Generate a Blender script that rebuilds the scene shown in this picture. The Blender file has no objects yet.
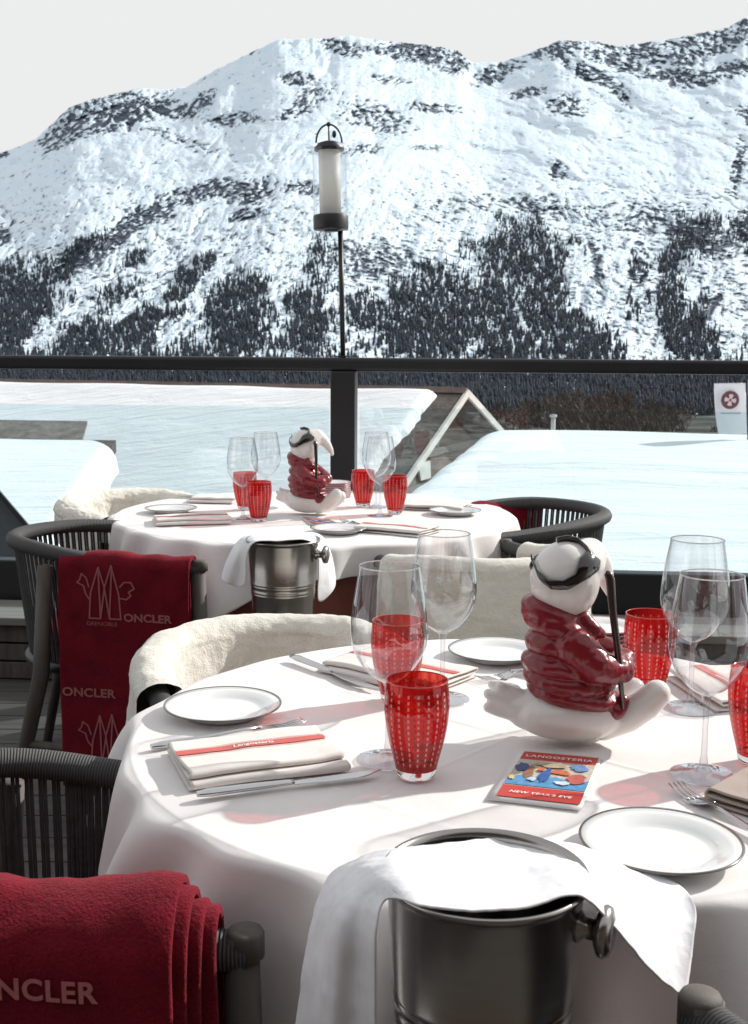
import bpy, math, random
import numpy as np
from mathutils import Vector, Matrix, noise as mn
random.seed(7); rng = np.random.default_rng(11)
R = math.radians; PI = math.pi
scene = bpy.context.scene; col = scene.collection

# ------------------------------------------------------------------ camera
W, H, F = 748, 1024, 1160.0
CAMZ = 1.23; PITCH = R(7.8); ROLL = R(0.4)
CR = Matrix.Rotation(R(90) - PITCH, 3, 'X') @ Matrix.Rotation(ROLL, 3, 'Z')
CO = Vector((0, 0, CAMZ))
cam = bpy.data.objects.new('camera', bpy.data.cameras.new('camera'))
col.objects.link(cam); scene.camera = cam
cam.matrix_world = Matrix.Translation(CO) @ CR.to_4x4()
cam.data.sensor_fit = 'VERTICAL'; cam.data.sensor_height = 36; cam.data.lens = 36 * F / H
cam.data.clip_start = 0.05; cam.data.clip_end = 20000
cam.data.dof.use_dof = True; cam.data.dof.focus_distance = 1.75; cam.data.dof.aperture_fstop = 20

def ray(px, py): return (CR @ Vector(((px - W / 2) / F, -(py - H / 2) / F, -1))).normalized()
def P(px, py, z):                      # point of the plane z seen at px, py of the photograph
    d = ray(px, py); return CO + d * ((z - CAMZ) / d.z)
def D(px, py, Y):                      # point at distance Y
    d = ray(px, py); return CO + d * (Y / d.y)

# ------------------------------------------------------------------ materials
def _nt(name):
    m = bpy.data.materials.new(name); m.use_nodes = True
    nt = m.node_tree; return m, nt, nt.nodes['Principled BSDF'], nt.nodes['Material Output']
def _coord(nt, kind='Object', scale=(1, 1, 1)):
    tc = nt.nodes.new('ShaderNodeTexCoord'); mp = nt.nodes.new('ShaderNodeMapping')
    mp.inputs['Scale'].default_value = scale
    nt.links.new(tc.outputs[kind], mp.inputs['Vector']); return mp.outputs['Vector']
def _noise(nt, vec, scale, detail=6, rough=.6, dist=0):
    n = nt.nodes.new('ShaderNodeTexNoise'); n.inputs['Scale'].default_value = scale
    n.inputs['Detail'].default_value = detail; n.inputs['Roughness'].default_value = rough
    n.inputs['Distortion'].default_value = dist
    if vec: nt.links.new(vec, n.inputs['Vector'])
    return n.outputs['Fac']
def _ramp(nt, fac, stops):
    r = nt.nodes.new('ShaderNodeValToRGB'); e = r.color_ramp.elements
    while len(e) < len(stops): e.new(.5)
    for i, (p, c) in enumerate(stops):
        e[i].position = p; e[i].color = (*c, 1) if len(c) == 3 else c
    nt.links.new(fac, r.inputs['Fac']); return r.outputs['Color']
def _bump(nt, hgt, strength, dist, normal=None):
    b = nt.nodes.new('ShaderNodeBump'); b.inputs['Strength'].default_value = strength
    b.inputs['Distance'].default_value = dist; nt.links.new(hgt, b.inputs['Height'])
    if normal: nt.links.new(normal, b.inputs['Normal'])
    return b.outputs['Normal']
def _math(nt, op, a, b=None, c=None):
    n = nt.nodes.new('ShaderNodeMath'); n.operation = op
    for i, v in enumerate((a, b, c)):
        if v is None: continue
        if isinstance(v, (int, float)): n.inputs[i].default_value = v
        else: nt.links.new(v, n.inputs[i])
    return n.outputs[0]
def mat(name, c, rough=.6, metal=0, var=.12, nscale=8, bump=.15, bdist=.002, bscale=None, coat=0, sheen=0,
        sss=0, stretch=(1, 1, 1), spec=.5, coord='Object', rvar=0, trans=0):
    m, nt, b, o = _nt(name)
    v = _coord(nt, coord, stretch); n = _noise(nt, v, nscale)
    lo = [x * (1 - var) for x in c]; hi = [min(1, x * (1 + var)) for x in c]
    nt.links.new(_ramp(nt, n, [(.3, lo), (.7, hi)]), b.inputs['Base Color'])
    b.inputs['Roughness'].default_value = rough; b.inputs['Metallic'].default_value = metal
    b.inputs['Coat Weight'].default_value = coat; b.inputs['Sheen Weight'].default_value = sheen
    b.inputs['Specular IOR Level'].default_value = spec
    if sss:
        b.inputs['Subsurface Weight'].default_value = sss; b.inputs['Subsurface Radius'].default_value = (.01, .008, .006)
    if rvar:
        nt.links.new(_math(nt, 'MULTIPLY_ADD', _noise(nt, v, nscale * 3), rvar, rough - rvar / 2), b.inputs['Roughness'])
    if bump:
        n2 = _noise(nt, v, bscale or nscale * 6); nt.links.new(_bump(nt, n2, bump, bdist), b.inputs['Normal'])
    return m

M = {}
def fabric(name, c, var=.06, weave=900, sheen=.1, bdist=.0006, wr=.5, fold=.0):
    m, nt, b, o = _nt(name); v = _coord(nt)
    n = _noise(nt, v, 9); b.inputs['Roughness'].default_value = .85; b.inputs['Sheen Weight'].default_value = sheen
    nt.links.new(_ramp(nt, n, [(.3, [x * (1 - var) for x in c]), (.7, [min(1, x * (1 + var)) for x in c])]), b.inputs['Base Color'])
    nrm = _bump(nt, _noise(nt, v, weave, 2), .35, bdist)
    nrm = _bump(nt, _noise(nt, v, 14, 4, .5, .6), wr, .004, nrm)
    nt.links.new(nrm, b.inputs['Normal']); return m
M['linen'] = fabric('white_linen', (.775, .75, .74), wr=.35)
M['napkin_white'] = fabric('white_cotton', (.80, .81, .84), wr=.5)
M['napkin'] = fabric('natural_linen', (.74, .70, .67), wr=.6)
M['napkin_grey'] = fabric('taupe_linen', (.40, .33, .29), wr=.6)
M['stripe'] = fabric('red_stripe', (.58, .10, .085), wr=.3)
M['undercloth'] = fabric('brick_cloth', (.20, .06, .045), wr=.5)
M['cushion'] = fabric('red_cushion', (.36, .03, .06), wr=.5)

def towel(name, c):
    m, nt, b, o = _nt(name); v = _coord(nt)
    b.inputs['Roughness'].default_value = .95; b.inputs['Sheen Weight'].default_value = .25
    b.inputs['Sheen Roughness'].default_value = .5
    b.inputs['Sheen Tint'].default_value = (.9, .25, .3, 1); b.inputs['Specular IOR Level'].default_value = .15
    f = _noise(nt, v, 350, 3); g = _noise(nt, v, 18, 4)
    mx = _math(nt, 'ADD', _math(nt, 'MULTIPLY', f, .5), _math(nt, 'MULTIPLY', g, .5))
    nt.links.new(_ramp(nt, mx, [(.35, [x * .6 for x in c]), (.65, [x * 1.4 for x in c])]), b.inputs['Base Color'])
    nrm = _bump(nt, f, .8, .003); nrm = _bump(nt, g, .5, .012, nrm)
    nt.links.new(nrm, b.inputs['Normal']); return m
M['towel'] = towel('crimson_fleece', (.155, .005, .014))
M['letter'] = mat('pink_print', (.50, .16, .17), .9, bump=.3, nscale=200)
M['letter_white'] = mat('white_print', (.85, .82, .78), .8, bump=0)

def furmat():
    m, nt, b, o = _nt('sheepskin_fleece'); v = _coord(nt)
    b.inputs['Roughness'].default_value = .95; b.inputs['Sheen Weight'].default_value = .5
    b.inputs['Specular IOR Level'].default_value = .1
    a = _noise(nt, v, 26, 6, .7, .8); f = _noise(nt, v, 240, 5, .7)
    nt.links.new(_ramp(nt, a, [(.3, (.76, .73, .64)), (.65, (.86, .84, .77))]), b.inputs['Base Color'])
    nrm = _bump(nt, f, .8, .004); nrm = _bump(nt, a, .4, .010, nrm)
    nt.links.new(nrm, b.inputs['Normal']); return m
M['fur'] = furmat()

def snowmat(name, ripple=0, c=(.84, .87, .90)):
    m, nt, b, o = _nt(name); v = _coord(nt)
    b.inputs['Roughness'].default_value = .75; b.inputs['Specular IOR Level'].default_value = .3
    n = _noise(nt, v, .5, 5)
    nt.links.new(_ramp(nt, n, [(.3, [x * .95 for x in c]), (.7, c)]), b.inputs['Base Color'])
    v2 = _coord(nt, 'Object', (.35, 1.6, 1))
    nrm = _bump(nt, _noise(nt, v2, 3.0, 5, .6, .5), .5, .10)
    nrm = _bump(nt, _noise(nt, v, 25, 4), .3, .02, nrm)
    nt.links.new(nrm, b.inputs['Normal']); return m
M['snow'] = snowmat('roof_snow')
M['dark_metal'] = mat('dark_powder_coat', (.014, .015, .018), .42, var=.2, nscale=5, bump=.1, bdist=.0005, bscale=300, rvar=.15)
M['black_rubber'] = mat('black_leather', (.012, .011, .011), .38, var=.2, bump=.2, bscale=200)
M['steel'] = mat('stainless_steel', (.36, .345, .33), .24, 1, var=.05, nscale=3, bump=.12, bdist=.0004, bscale=60, stretch=(1, 1, 30), rvar=.12)
M['cutlery'] = mat('cutlery_steel', (.60, .60, .61), .2, 1, var=.04, nscale=30, bump=.05, bdist=.0002, bscale=300)
M['china'] = mat('white_china', (.80, .82, .82), .12, var=.02, bump=0, coat=.5)
M['china_red'] = mat('red_rim_glaze', (.45, .10, .12), .15, var=.15, bump=0, coat=.5)
M['china_grey'] = mat('platinum_rim', (.16, .15, .14), .2, .3, var=.15, bump=0, coat=.5)
M['figure_white'] = mat('white_ceramic', (.78, .76, .73), .22, var=.03, nscale=12, bump=.08, bdist=.002, bscale=25, coat=.35)
M['figure_red'] = mat('crimson_glazed_ceramic', (.20, .006, .014), .28, var=.12, nscale=20, bump=.1, bdist=.002, bscale=35, coat=.2)
M['figure_black'] = mat('black_glaze', (.012, .008, .009), .15, var=.2, bump=.05, coat=.8)
M['wood_grey'] = mat('grey_weathered_teak', (.085, .075, .066), .7, var=.4, nscale=6, stretch=(6, 6, 1), bump=.3, bdist=.001, bscale=30)
M['paper'] = mat('white_card', (.80, .79, .77), .5, var=.02, bump=0)

def ropemat(name, period):
    m, nt, b, o = _nt(name)
    uv = nt.nodes.new('ShaderNodeUVMap'); uv.uv_map = 'UVMap'
    mp = nt.nodes.new('ShaderNodeMapping'); nt.links.new(uv.outputs[0], mp.inputs['Vector'])
    w = nt.nodes.new('ShaderNodeTexWave'); w.wave_type = 'BANDS'; w.bands_direction = 'X'
    w.inputs['Scale'].default_value = .314159 / period
    w.inputs['Distortion'].default_value = .2
    nt.links.new(mp.outputs[0], w.inputs['Vector'])
    nt.links.new(_ramp(nt, w.outputs['Fac'], [(.1, (.030, .031, .033)), (.8, (.085, .087, .09))]), b.inputs['Base Color'])
    b.inputs['Roughness'].default_value = .7
    nt.links.new(_bump(nt, w.outputs['Fac'], .8, .002), b.inputs['Normal']); return m
M['rope_wrap'] = ropemat('charcoal_rope_wrap', .0038)
M['rope'] = mat('charcoal_rope', (.05, .05, .053), .75, var=.3, nscale=60, bump=.6, bdist=.001, bscale=500)

def wall_fresnel(nt, f0=.04, top=.9, pw=4.0):
    lw = nt.nodes.new('ShaderNodeLayerWeight'); lw.inputs['Blend'].default_value = .5
    return _math(nt, 'MULTIPLY_ADD', _math(nt, 'POWER', lw.outputs['Facing'], pw), top, f0)
def thin_glass(name, tint, k=1.0, rough=0.0, ior=1.45, edge=None):
    """thin-walled glass: Fresnel reflection over a clear (tinted) see-through wall"""
    m, nt, b, o = _nt(name); nt.nodes.remove(b)
    t = nt.nodes.new('ShaderNodeBsdfTransparent'); g = nt.nodes.new('ShaderNodeBsdfGlossy')
    g.inputs['Roughness'].default_value = rough; g.inputs['Color'].default_value = (.95, .97, 1, 1)
    mx = nt.nodes.new('ShaderNodeMixShader')
    fac = _math(nt, 'MULTIPLY', wall_fresnel(nt, .065, .7), k); fac = _math(nt, 'MINIMUM', fac, 1.0)
    if edge:
        lw = nt.nodes.new('ShaderNodeLayerWeight'); lw.inputs['Blend'].default_value = .5
        pw = _math(nt, 'POWER', lw.outputs['Facing'], 2.4)
        nt.links.new(_ramp(nt, pw, [(0, tint), (1, edge)]), t.inputs['Color'])
    else: t.inputs['Color'].default_value = (*tint, 1)
    nt.links.new(fac, mx.inputs[0]); nt.links.new(t.outputs[0], mx.inputs[1]); nt.links.new(g.outputs[0], mx.inputs[2])
    nt.links.new(mx.outputs[0], o.inputs['Surface']); return m
M['glass'] = thin_glass('clear_wine_glass', (.985, .985, .985), 1.6, edge=(.50, .52, .55))
M['glass_stem'] = thin_glass('wine_glass_stem', (.93, .93, .94), 1.5, edge=(.42, .44, .47))
M['pane'] = thin_glass('balustrade_glass', (.90, .97, .985), .7)
m, nt, b, o = _nt('solid_clear_glass'); b.inputs['Transmission Weight'].default_value = 1
b.inputs['Roughness'].default_value = .0; b.inputs['IOR'].default_value = 1.45; M['glass_solid'] = m

def red_glass():
    m, nt, b, o = _nt('red_dotted_glass')
    uv = nt.nodes.new('ShaderNodeUVMap'); uv.uv_map = 'UVMap'
    sp = nt.nodes.new('ShaderNodeSeparateXYZ'); nt.links.new(uv.outputs[0], sp.inputs[0])
    # u: 26 columns round the glass, v: 20 rows of short dashes
    def cell(x, n, half):
        f = _math(nt, 'FRACT', _math(nt, 'MULTIPLY', x, n))
        return _math(nt, 'LESS_THAN', _math(nt, 'ABSOLUTE', _math(nt, 'SUBTRACT', f, .5)), half)
    dot = _math(nt, 'MULTIPLY', cell(sp.outputs[0], 20, .10), cell(sp.outputs[1], 15, .27))
    vv = sp.outputs[1]
    band = _math(nt, 'MULTIPLY', _math(nt, 'GREATER_THAN', vv, .07), _math(nt, 'LESS_THAN', vv, .93))
    dot = _math(nt, 'MULTIPLY', dot, band)
    t = nt.nodes.new('ShaderNodeBsdfTransparent'); pass
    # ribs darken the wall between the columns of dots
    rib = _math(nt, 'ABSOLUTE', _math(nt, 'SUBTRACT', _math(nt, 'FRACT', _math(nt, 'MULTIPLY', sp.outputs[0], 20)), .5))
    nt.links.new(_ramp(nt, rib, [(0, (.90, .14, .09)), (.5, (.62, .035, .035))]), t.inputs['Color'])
    tl = nt.nodes.new('ShaderNodeBsdfTranslucent'); tl.inputs['Color'].default_value = (.62, .012, .012, 1)
    df = nt.nodes.new('ShaderNodeBsdfDiffuse'); df.inputs['Color'].default_value = (.26, .004, .008, 1)
    a = nt.nodes.new('ShaderNodeMixShader'); a.inputs[0].default_value = .45
    nt.links.new(tl.outputs[0], a.inputs[1]); nt.links.new(df.outputs[0], a.inputs[2])
    bx = nt.nodes.new('ShaderNodeMixShader'); bx.inputs[0].default_value = .34
    nt.links.new(t.outputs[0], bx.inputs[1]); nt.links.new(a.outputs[0], bx.inputs[2])
    wd = nt.nodes.new('ShaderNodeBsdfDiffuse'); wd.inputs['Color'].default_value = (.70, .36, .35, 1)
    c = nt.nodes.new('ShaderNodeMixShader'); nt.links.new(_math(nt, 'MULTIPLY', dot, .8), c.inputs[0])
    nt.links.new(bx.outputs[0], c.inputs[1]); nt.links.new(wd.outputs[0], c.inputs[2])
    g = nt.nodes.new('ShaderNodeBsdfGlossy'); g.inputs['Roughness'].default_value = .04
    e = nt.nodes.new('ShaderNodeMixShader'); nt.links.new(wall_fresnel(nt, .045, .6), e.inputs[0])
    nt.links.new(c.outputs[0], e.inputs[1]); nt.links.new(g.outputs[0], e.inputs[2])
    nt.links.new(_bump(nt, rib, .4, .002), g.inputs['Normal'])
    nt.links.new(e.outputs[0], o.inputs['Surface']); return m
M['red_glass'] = red_glass()

# ------------------------------------------------------------------ mesh tools
class MB:
    def __init__(s): s.v = []; s.f = []; s.uv = []
    def add(s, vs, fs, uvs=None):
        n = len(s.v); s.v += [tuple(p) for p in vs]
        for i, f in enumerate(fs):
            s.f.append(tuple(a + n for a in f)); s.uv.append(uvs[i] if uvs else [(0, 0)] * len(f))
        return s
    def box(s, x0, x1, y0, y1, z0, z1, Mx=None):
        vs = [Vector((x, y, z)) for z in (z0, z1) for y in (y0, y1) for x in (x0, x1)]
        if Mx: vs = [Mx @ p for p in vs]
        return s.add(vs, [(0, 2, 3, 1), (4, 5, 7, 6), (0, 1, 5, 4), (2, 6, 7, 3), (0, 4, 6, 2), (1, 3, 7, 5)])
    def prism(s, pts, off):            # planar polygon extruded by the vector off
        n = len(pts); off = Vector(off); vs = [Vector(p) for p in pts] + [Vector(p) + off for p in pts]
        return s.add(vs, [tuple(range(n - 1, -1, -1)), tuple(range(n, 2 * n))] +
                     [(i, (i + 1) % n, n + (i + 1) % n, n + i) for i in range(n)])
    def lathe(s, prof, seg=40, c=(0, 0, 0), Mx=None, closed=False):
        vs, fs, uvs = [], [], []; m = len(prof)
        tot = sum(math.dist(prof[i], prof[i + 1]) for i in range(m - 1)) or 1; acc = [0]
        for i in range(m - 1): acc.append(acc[-1] + math.dist(prof[i], prof[i + 1]) / tot)
        for (r, z) in prof:
            for k in range(seg):
                a = 2 * PI * k / seg; p = Vector((c[0] + r * math.cos(a), c[1] + r * math.sin(a), c[2] + z))
                vs.append(Mx @ p if Mx else p)
        for i in range(m - 1):
            for k in range(seg):
                k2 = (k + 1) % seg
                fs.append((i * seg + k, i * seg + k2, (i + 1) * seg + k2, (i + 1) * seg + k))
                u0, u1 = k / seg, (k + 1) / seg
                uvs.append([(u0, acc[i]), (u1, acc[i]), (u1, acc[i + 1]), (u0, acc[i + 1])])
        return s.add(vs, fs, uvs)
    def tube(s, path, rad, seg=10, closed=False, cap=True, flat=1.0):
        path = [Vector(p) for p in path]; n = len(path)
        if not isinstance(rad, (list, tuple)): rad = [rad] * n
        T = []
        for i in range(n):
            a = path[(i - 1) % n] if (closed or i) else path[0]; b = path[(i + 1) % n] if (closed or i < n - 1) else path[-1]
            T.append((b - a).normalized())
        up = Vector((0, 0, 1)) if abs(T[0].z) < .9 else Vector((1, 0, 0))
        nrm = (up - T[0] * up.dot(T[0])).normalized(); vs = []; L = [0]
        for i in range(n):
            if i:
                nrm = (nrm - T[i] * nrm.dot(T[i])).normalized(); L.append(L[-1] + (path[i] - path[i - 1]).length)
            bn = T[i].cross(nrm)
            for k in range(seg):
                a = 2 * PI * k / seg
                vs.append(path[i] + nrm * math.cos(a) * rad[i] + bn * math.sin(a) * rad[i] * flat)
        fs, uvs = [], []
        for i in range(n if closed else n - 1):
            j = (i + 1) % n
            for k in range(seg):
                k2 = (k + 1) % seg; fs.append((i * seg + k, i * seg + k2, j * seg + k2, j * seg + k))
                l1 = L[i + 1] if i + 1 < n else L[i] + .01
                uvs.append([(L[i], k / seg), (L[i], (k + 1) / seg), (l1, (k + 1) / seg), (l1, k / seg)])
        if cap and not closed:
            fs.append(tuple(range(seg - 1, -1, -1))); uvs.append([(0, 0)] * seg)
            fs.append(tuple((n - 1) * seg + k for k in range(seg))); uvs.append([(0, 0)] * seg)
        return s.add(vs, fs, uvs)
    def grid(s, fn, nu, nv, closeu=False):
        vs = [fn(i / (nu if closeu else nu - 1), j / (nv - 1)) for j in range(nv) for i in range(nu)]
        fs, uvs = [], []
        for j in range(nv - 1):
            for i in range(nu if closeu else nu - 1):
                i2 = (i + 1) % nu; fs.append((j * nu + i, j * nu + i2, (j + 1) * nu + i2, (j + 1) * nu + i))
                a, b_ = i / nu, (i + 1) / nu; c, d = j / nv, (j + 1) / nv
                uvs.append([(a, c), (b_, c), (b_, d), (a, d)])
        return s.add(vs, fs, uvs)
    def ball(s, c, r, seg=16, rings=10, Mx=None, fn=None):
        def f(u, v):
            a = 2 * PI * u; b = PI * (v - .5); d = Vector((math.cos(b) * math.cos(a), math.cos(b) * math.sin(a), math.sin(b)))
            rr = Vector((d.x * r[0], d.y * r[1], d.z * r[2])); p = rr
            if Mx: p = Mx @ p
            return Vector(c) + p
        return s.grid(f, seg, rings, True)

def obj(name, mb, m, parent=None, smooth=True, mods=None, loc=None):
    me = bpy.data.meshes.new(name); me.from_pydata(mb.v, [], mb.f)
    uvl = me.uv_layers.new(name='UVMap'); flat = [c for f in mb.uv for uv in f for c in uv]
    if len(flat) == len(uvl.data) * 2: uvl.data.foreach_set('uv', flat)
    if smooth: me.polygons.foreach_set('use_smooth', [True] * len(me.polygons))
    me.materials.append(m); me.update()
    o = bpy.data.objects.new(name, me); col.objects.link(o)
    if loc: o.location = loc
    if parent: o.parent = parent
    for k, kw in (mods or []):
        md = o.modifiers.new(k.lower(), k)
        for a, b in kw.items(): setattr(md, a, b)
    return o
SUB = lambda n=2: ('SUBSURF', dict(levels=n, render_levels=n))
BEV = lambda w=.003, n=2: ('BEVEL', dict(width=w, segments=n, limit_method='ANGLE'))
SOL = lambda t, off=-1: ('SOLIDIFY', dict(thickness=t, offset=off))
def tag(o, label=None, cat=None, group=None, kind=None):
    if label: o['label'] = label
    if cat: o['category'] = cat
    if group: o['group'] = group
    if kind: o['kind'] = kind
    return o
def thing(name, label, cat, loc=(0, 0, 0), rz=0, group=None):
    o = bpy.data.objects.new(name, None); o.empty_display_size = .05; col.objects.link(o)
    o.location = loc; o.rotation_euler = (0, 0, rz); return tag(o, label, cat, group)
def kids(o): return [c for c in bpy.data.objects if c.parent == o]
def copy_tree(o, parent=None):
    c = o.copy(); col.objects.link(c)
    if parent: c.parent = parent
    for k in kids(o): copy_tree(k, c)
    return c
def dup(o, loc, rz, label, group=None):
    c = copy_tree(o); c.location = loc; c.rotation_euler = (0, 0, rz); c['label'] = label
    if group: c['group'] = group
    return c
def smooth(a, b, x):
    t = min(1, max(0, (x - a) / (b - a))); return t * t * (3 - 2 * t)
def text_mb(txt, size, bold=.0, shear=0, align='CENTER', spacing=1):
    cu = bpy.data.curves.new('t', 'FONT'); cu.body = txt; cu.size = size; cu.offset = bold; cu.shear = shear
    cu.align_x = align; cu.space_character = spacing
    o = bpy.data.objects.new('t', cu); col.objects.link(o); dg = bpy.context.evaluated_depsgraph_get(); dg.update()
    me = bpy.data.meshes.new_from_object(o.evaluated_get(dg)); mb = MB()
    mb.add([v.co.copy() for v in me.vertices], [tuple(p.vertices) for p in me.polygons])
    bpy.data.objects.remove(o); bpy.data.curves.remove(cu); bpy.data.meshes.remove(me); return mb
# ------------------------------------------------------------------ noise in numpy
_perm = rng.permutation(256); _perm = np.concatenate([_perm, _perm])
_g = np.stack([np.cos(np.arange(256) * 2.399), np.sin(np.arange(256) * 2.399)], 1)
def perlin(x, y):
    xi = np.floor(x).astype(int); yi = np.floor(y).astype(int); xf = x - xi; yf = y - yi
    u = xf ** 3 * (xf * (xf * 6 - 15) + 10); v = yf ** 3 * (yf * (yf * 6 - 15) + 10)
    def g(i, j):
        h = _perm[_perm[(xi + i) & 255] + ((yi + j) & 255)]
        return _g[h, 0] * (xf - i) + _g[h, 1] * (yf - j)
    a = g(0, 0) * (1 - u) + g(1, 0) * u; b = g(0, 1) * (1 - u) + g(1, 1) * u
    return (a * (1 - v) + b * v) * 1.5
def fbm(x, y, o=5, r=.5):
    s = 0; a = 1; t = 0
    for i in range(o): s = s + a * perlin(x * 2 ** i + 17 * i, y * 2 ** i + 31 * i); t += a; a *= r
    return s / t
def ridged(x, y, o=5, r=.55):
    s = 0; a = 1; t = 0
    for i in range(o): s = s + a * (1 - 2 * np.abs(perlin(x * 2 ** i + 7 * i, y * 2 ** i + 13 * i))); t += a; a *= r
    return s / t
def np_mesh(name, verts, quads, m, attrs=None):
    me = bpy.data.meshes.new(name); nv, nf = len(verts), len(quads); k = quads.shape[1]
    me.vertices.add(nv); me.vertices.foreach_set('co', verts.astype(np.float32).ravel())
    me.loops.add(nf * k); me.loops.foreach_set('vertex_index', quads.astype(np.int32).ravel())
    me.polygons.add(nf); me.polygons.foreach_set('loop_start', np.arange(0, nf * k, k, dtype=np.int32))
    me.polygons.foreach_set('use_smooth', np.ones(nf, dtype=bool)); me.update(calc_edges=True)
    for a, d in (attrs or {}).items():
        at = me.attributes.new(a, 'FLOAT', 'POINT'); at.data.foreach_set('value', d.astype(np.float32).ravel())
    me.materials.append(m); o = bpy.data.objects.new(name, me); col.objects.link(o); return o

# ------------------------------------------------------------------ mountain
# the ridge line, as bearings (px of the photo stand for bearing tangents) and elevations
RX = [-400, -200, -60, 0, 20, 45, 65, 77, 100, 145, 175, 192, 210, 250, 280, 325, 345, 374, 424, 451, 464, 494, 524, 549, 584, 604, 654, 709, 724, 748, 800, 900, 1100]
RY = [250, 205, 172, 159, 152, 141, 122, 110, 101, 90, 91, 88, 76, 55, 40, 39, 36, 40, 45, 50, 62, 61, 50, 39, 40, 45, 37, 25, 15, 22, 36, 60, 90]
def tan_el(py): # elevation tangent of an image row (at the middle column)
    return np.tan(-PITCH - np.arctan((np.asarray(py, float) - H / 2) / F))
FOOT = 0
def bear(px): return (np.asarray(px, float) - W / 2) / F * 1.0
E0 = -.052
def mountain_height(px, py_n):
    return None
def ell(X, Y, cx, cy, rx, ry, ang=0, soft=.6):
    a = R(ang); dx = X - cx; dy = Y - cy
    u = (dx * np.cos(a) + dy * np.sin(a)) / rx; v = (-dx * np.sin(a) + dy * np.cos(a)) / ry
    return np.clip((1.25 - np.sqrt(u * u + v * v)) / soft, 0, 1)
ROCKS = [(78, 128, 42, 15, -38, .9), (125, 117, 62, 15, -15, .9), (160, 108, 50, 11, 8, .8), (205, 105, 16, 9, -40, .9), (215, 95, 12, 5, -30, .6),
         (237, 121, 28, 8, -8, .75), (300, 82, 22, 7, 8, .75), (340, 48, 22, 9, 20, .85), (265, 43, 26, 4, -35, .8), (300, 110, 28, 6, -25, .6),
         (310, 100, 30, 14, -30, .45), (415, 52, 42, 13, 12, .95), (448, 62, 16, 14, 30, .9), (385, 80, 22, 5, 10, .6), (430, 108, 34, 6, 5, .65),
         (375, 118, 40, 20, 20, .5), (490, 72, 28, 9, -25, .85), (545, 48, 34, 10, -10, .7), (580, 72, 38, 9, 28, .9), (605, 92, 20, 6, 45, .8),
         (520, 92, 20, 6, -15, .8), (558, 105, 24, 12, 10, .65), (600, 55, 40, 12, 22, .85), (640, 50, 50, 14, 12, .75), (690, 40, 60, 16, -14, .75),
         (672, 76, 34, 10, 3, .95), (715, 68, 34, 9, -12, .8), (728, 24, 16, 9, 0, .9), (640, 72, 30, 8, 10, .7), (735, 112, 14, 12, 0, .7), (724, 165, 6, 30, 0, .8),
         (738, 150, 10, 30, 10, .4), (548, 168, 12, 10, 60, .6), (180, 140, 50, 8, 15, .35), (142, 222, 48, 10, -32, .75), (115, 245, 40, 9, -35, .7), (85, 258, 26, 14, -35, .8),
         (155, 215, 22, 9, 5, .8), (205, 193, 36, 10, -18, .75), (245, 190, 24, 9, -18, .8), (250, 215, 22, 6, -15, .6), (300, 190, 30, 8, 0, .5), (255, 195, 18, 10, -20, .7),
         (365, 260, 50, 20, 0, .35), (470, 205, 60, 14, 0, .22), (530, 205, 40, 12, 5, .40), (600, 215, 50, 14, 5, .25), (645, 215, 40, 20, 0, .35),
         (690, 235, 40, 16, 20, .85), (740, 225, 24, 18, -10, .8), (590, 265, 6, 26, -12, .7), (632, 265, 8, 26, 0, .5), (700, 310, 6, 24, 40, .8), (5, 240, 14, 8, -30, .8),
         (535, 208, 40, 5, 0, .35), (375, 50, 20, 6, 0, .5), (360, 150, 26, 6, -10, .5), (420, 148, 26, 4, -8, .4), (30, 108, 40, 8, -25, .3), (12, 155, 10, 5, -20, .6)]
def rock_strength(X, Y):
    s = np.zeros_like(X)
    for cx, cy, rx, ry, a, k in ROCKS: s = np.maximum(s, k * ell(X, Y, cx, cy, rx, ry, a, .8))
    return s
NU, NT = 1250, 720
pxs = np.linspace(-330, 1080, NU); ts = np.linspace(0, 1, NT)
er = tan_el(np.interp(pxs, RX, RY)) + .0016 * fbm(pxs / 9, pxs * 0 + 3, 4, .6)
T, PX = np.meshgrid(ts, pxs, indexing='ij'); ER = np.broadcast_to(er, T.shape)
kern = np.exp(-np.linspace(-2.5, 2.5, 181) ** 2); kern /= kern.sum()
ers = np.convolve(np.pad(er, 90, mode='edge'), kern, 'valid'); ers = ers - np.maximum(0, (ers - er)) * 0
ERS = np.broadcast_to(ers, T.shape)
E = E0 + (ERS - E0) * T + (ER - ERS) * T ** 7
# image row of every vertex, to lay out rock and snow where the mountain has them
PY = H / 2 + F * np.tan(-PITCH - np.arctan(E))
wx = 8 * fbm(PX / 40, PY / 40, 3); wy = 8 * fbm(PX / 40 + 50, PY / 40 + 9, 3)
def blend(px):                         # strata dip left-down at the left, right-down at the right
    w = np.clip((px - 330) / 160, 0, 1); return w * w * (3 - 2 * w)
wgt = blend(PX + 2 * (PY - 150) * .3 + 3 * wx)
def rot(a): return (PX + wx) * np.cos(a) + (PY + wy) * np.sin(a), -(PX + wx) * np.sin(a) + (PY + wy) * np.cos(a)
Ua, Va = rot(-.60); Ub, Vb = rot(.30)
def lay(fn): return fn(Ua, Va) * (1 - wgt) + fn(Ub, Vb) * wgt
big = lay(lambda u, v: ridged(u / 150, v / 75, 4))
med = lay(lambda u, v: ridged(u / 38, v / 15, 5, .65))
fin2 = lay(lambda u, v: fbm(u / 9, v / 3.2, 4, .75))
gul = ridged((PX + wx * 1.2 + .35 * (PY - 200)) / 26, (PY + wy) / 110, 4, .6) * np.clip((PY - 150) / 90, 0, 1)
crag = ridged((PX + wx) / 13, (PY + wy) / 11, 4, .7)
fin = fbm((PX + wx) / 6, (PY + wy) / 4.2, 4, .7)
S = rock_strength(PX + wx * .8, PY + wy * .6)
low = np.clip((PY - 150) / 120, 0, 1)
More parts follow.
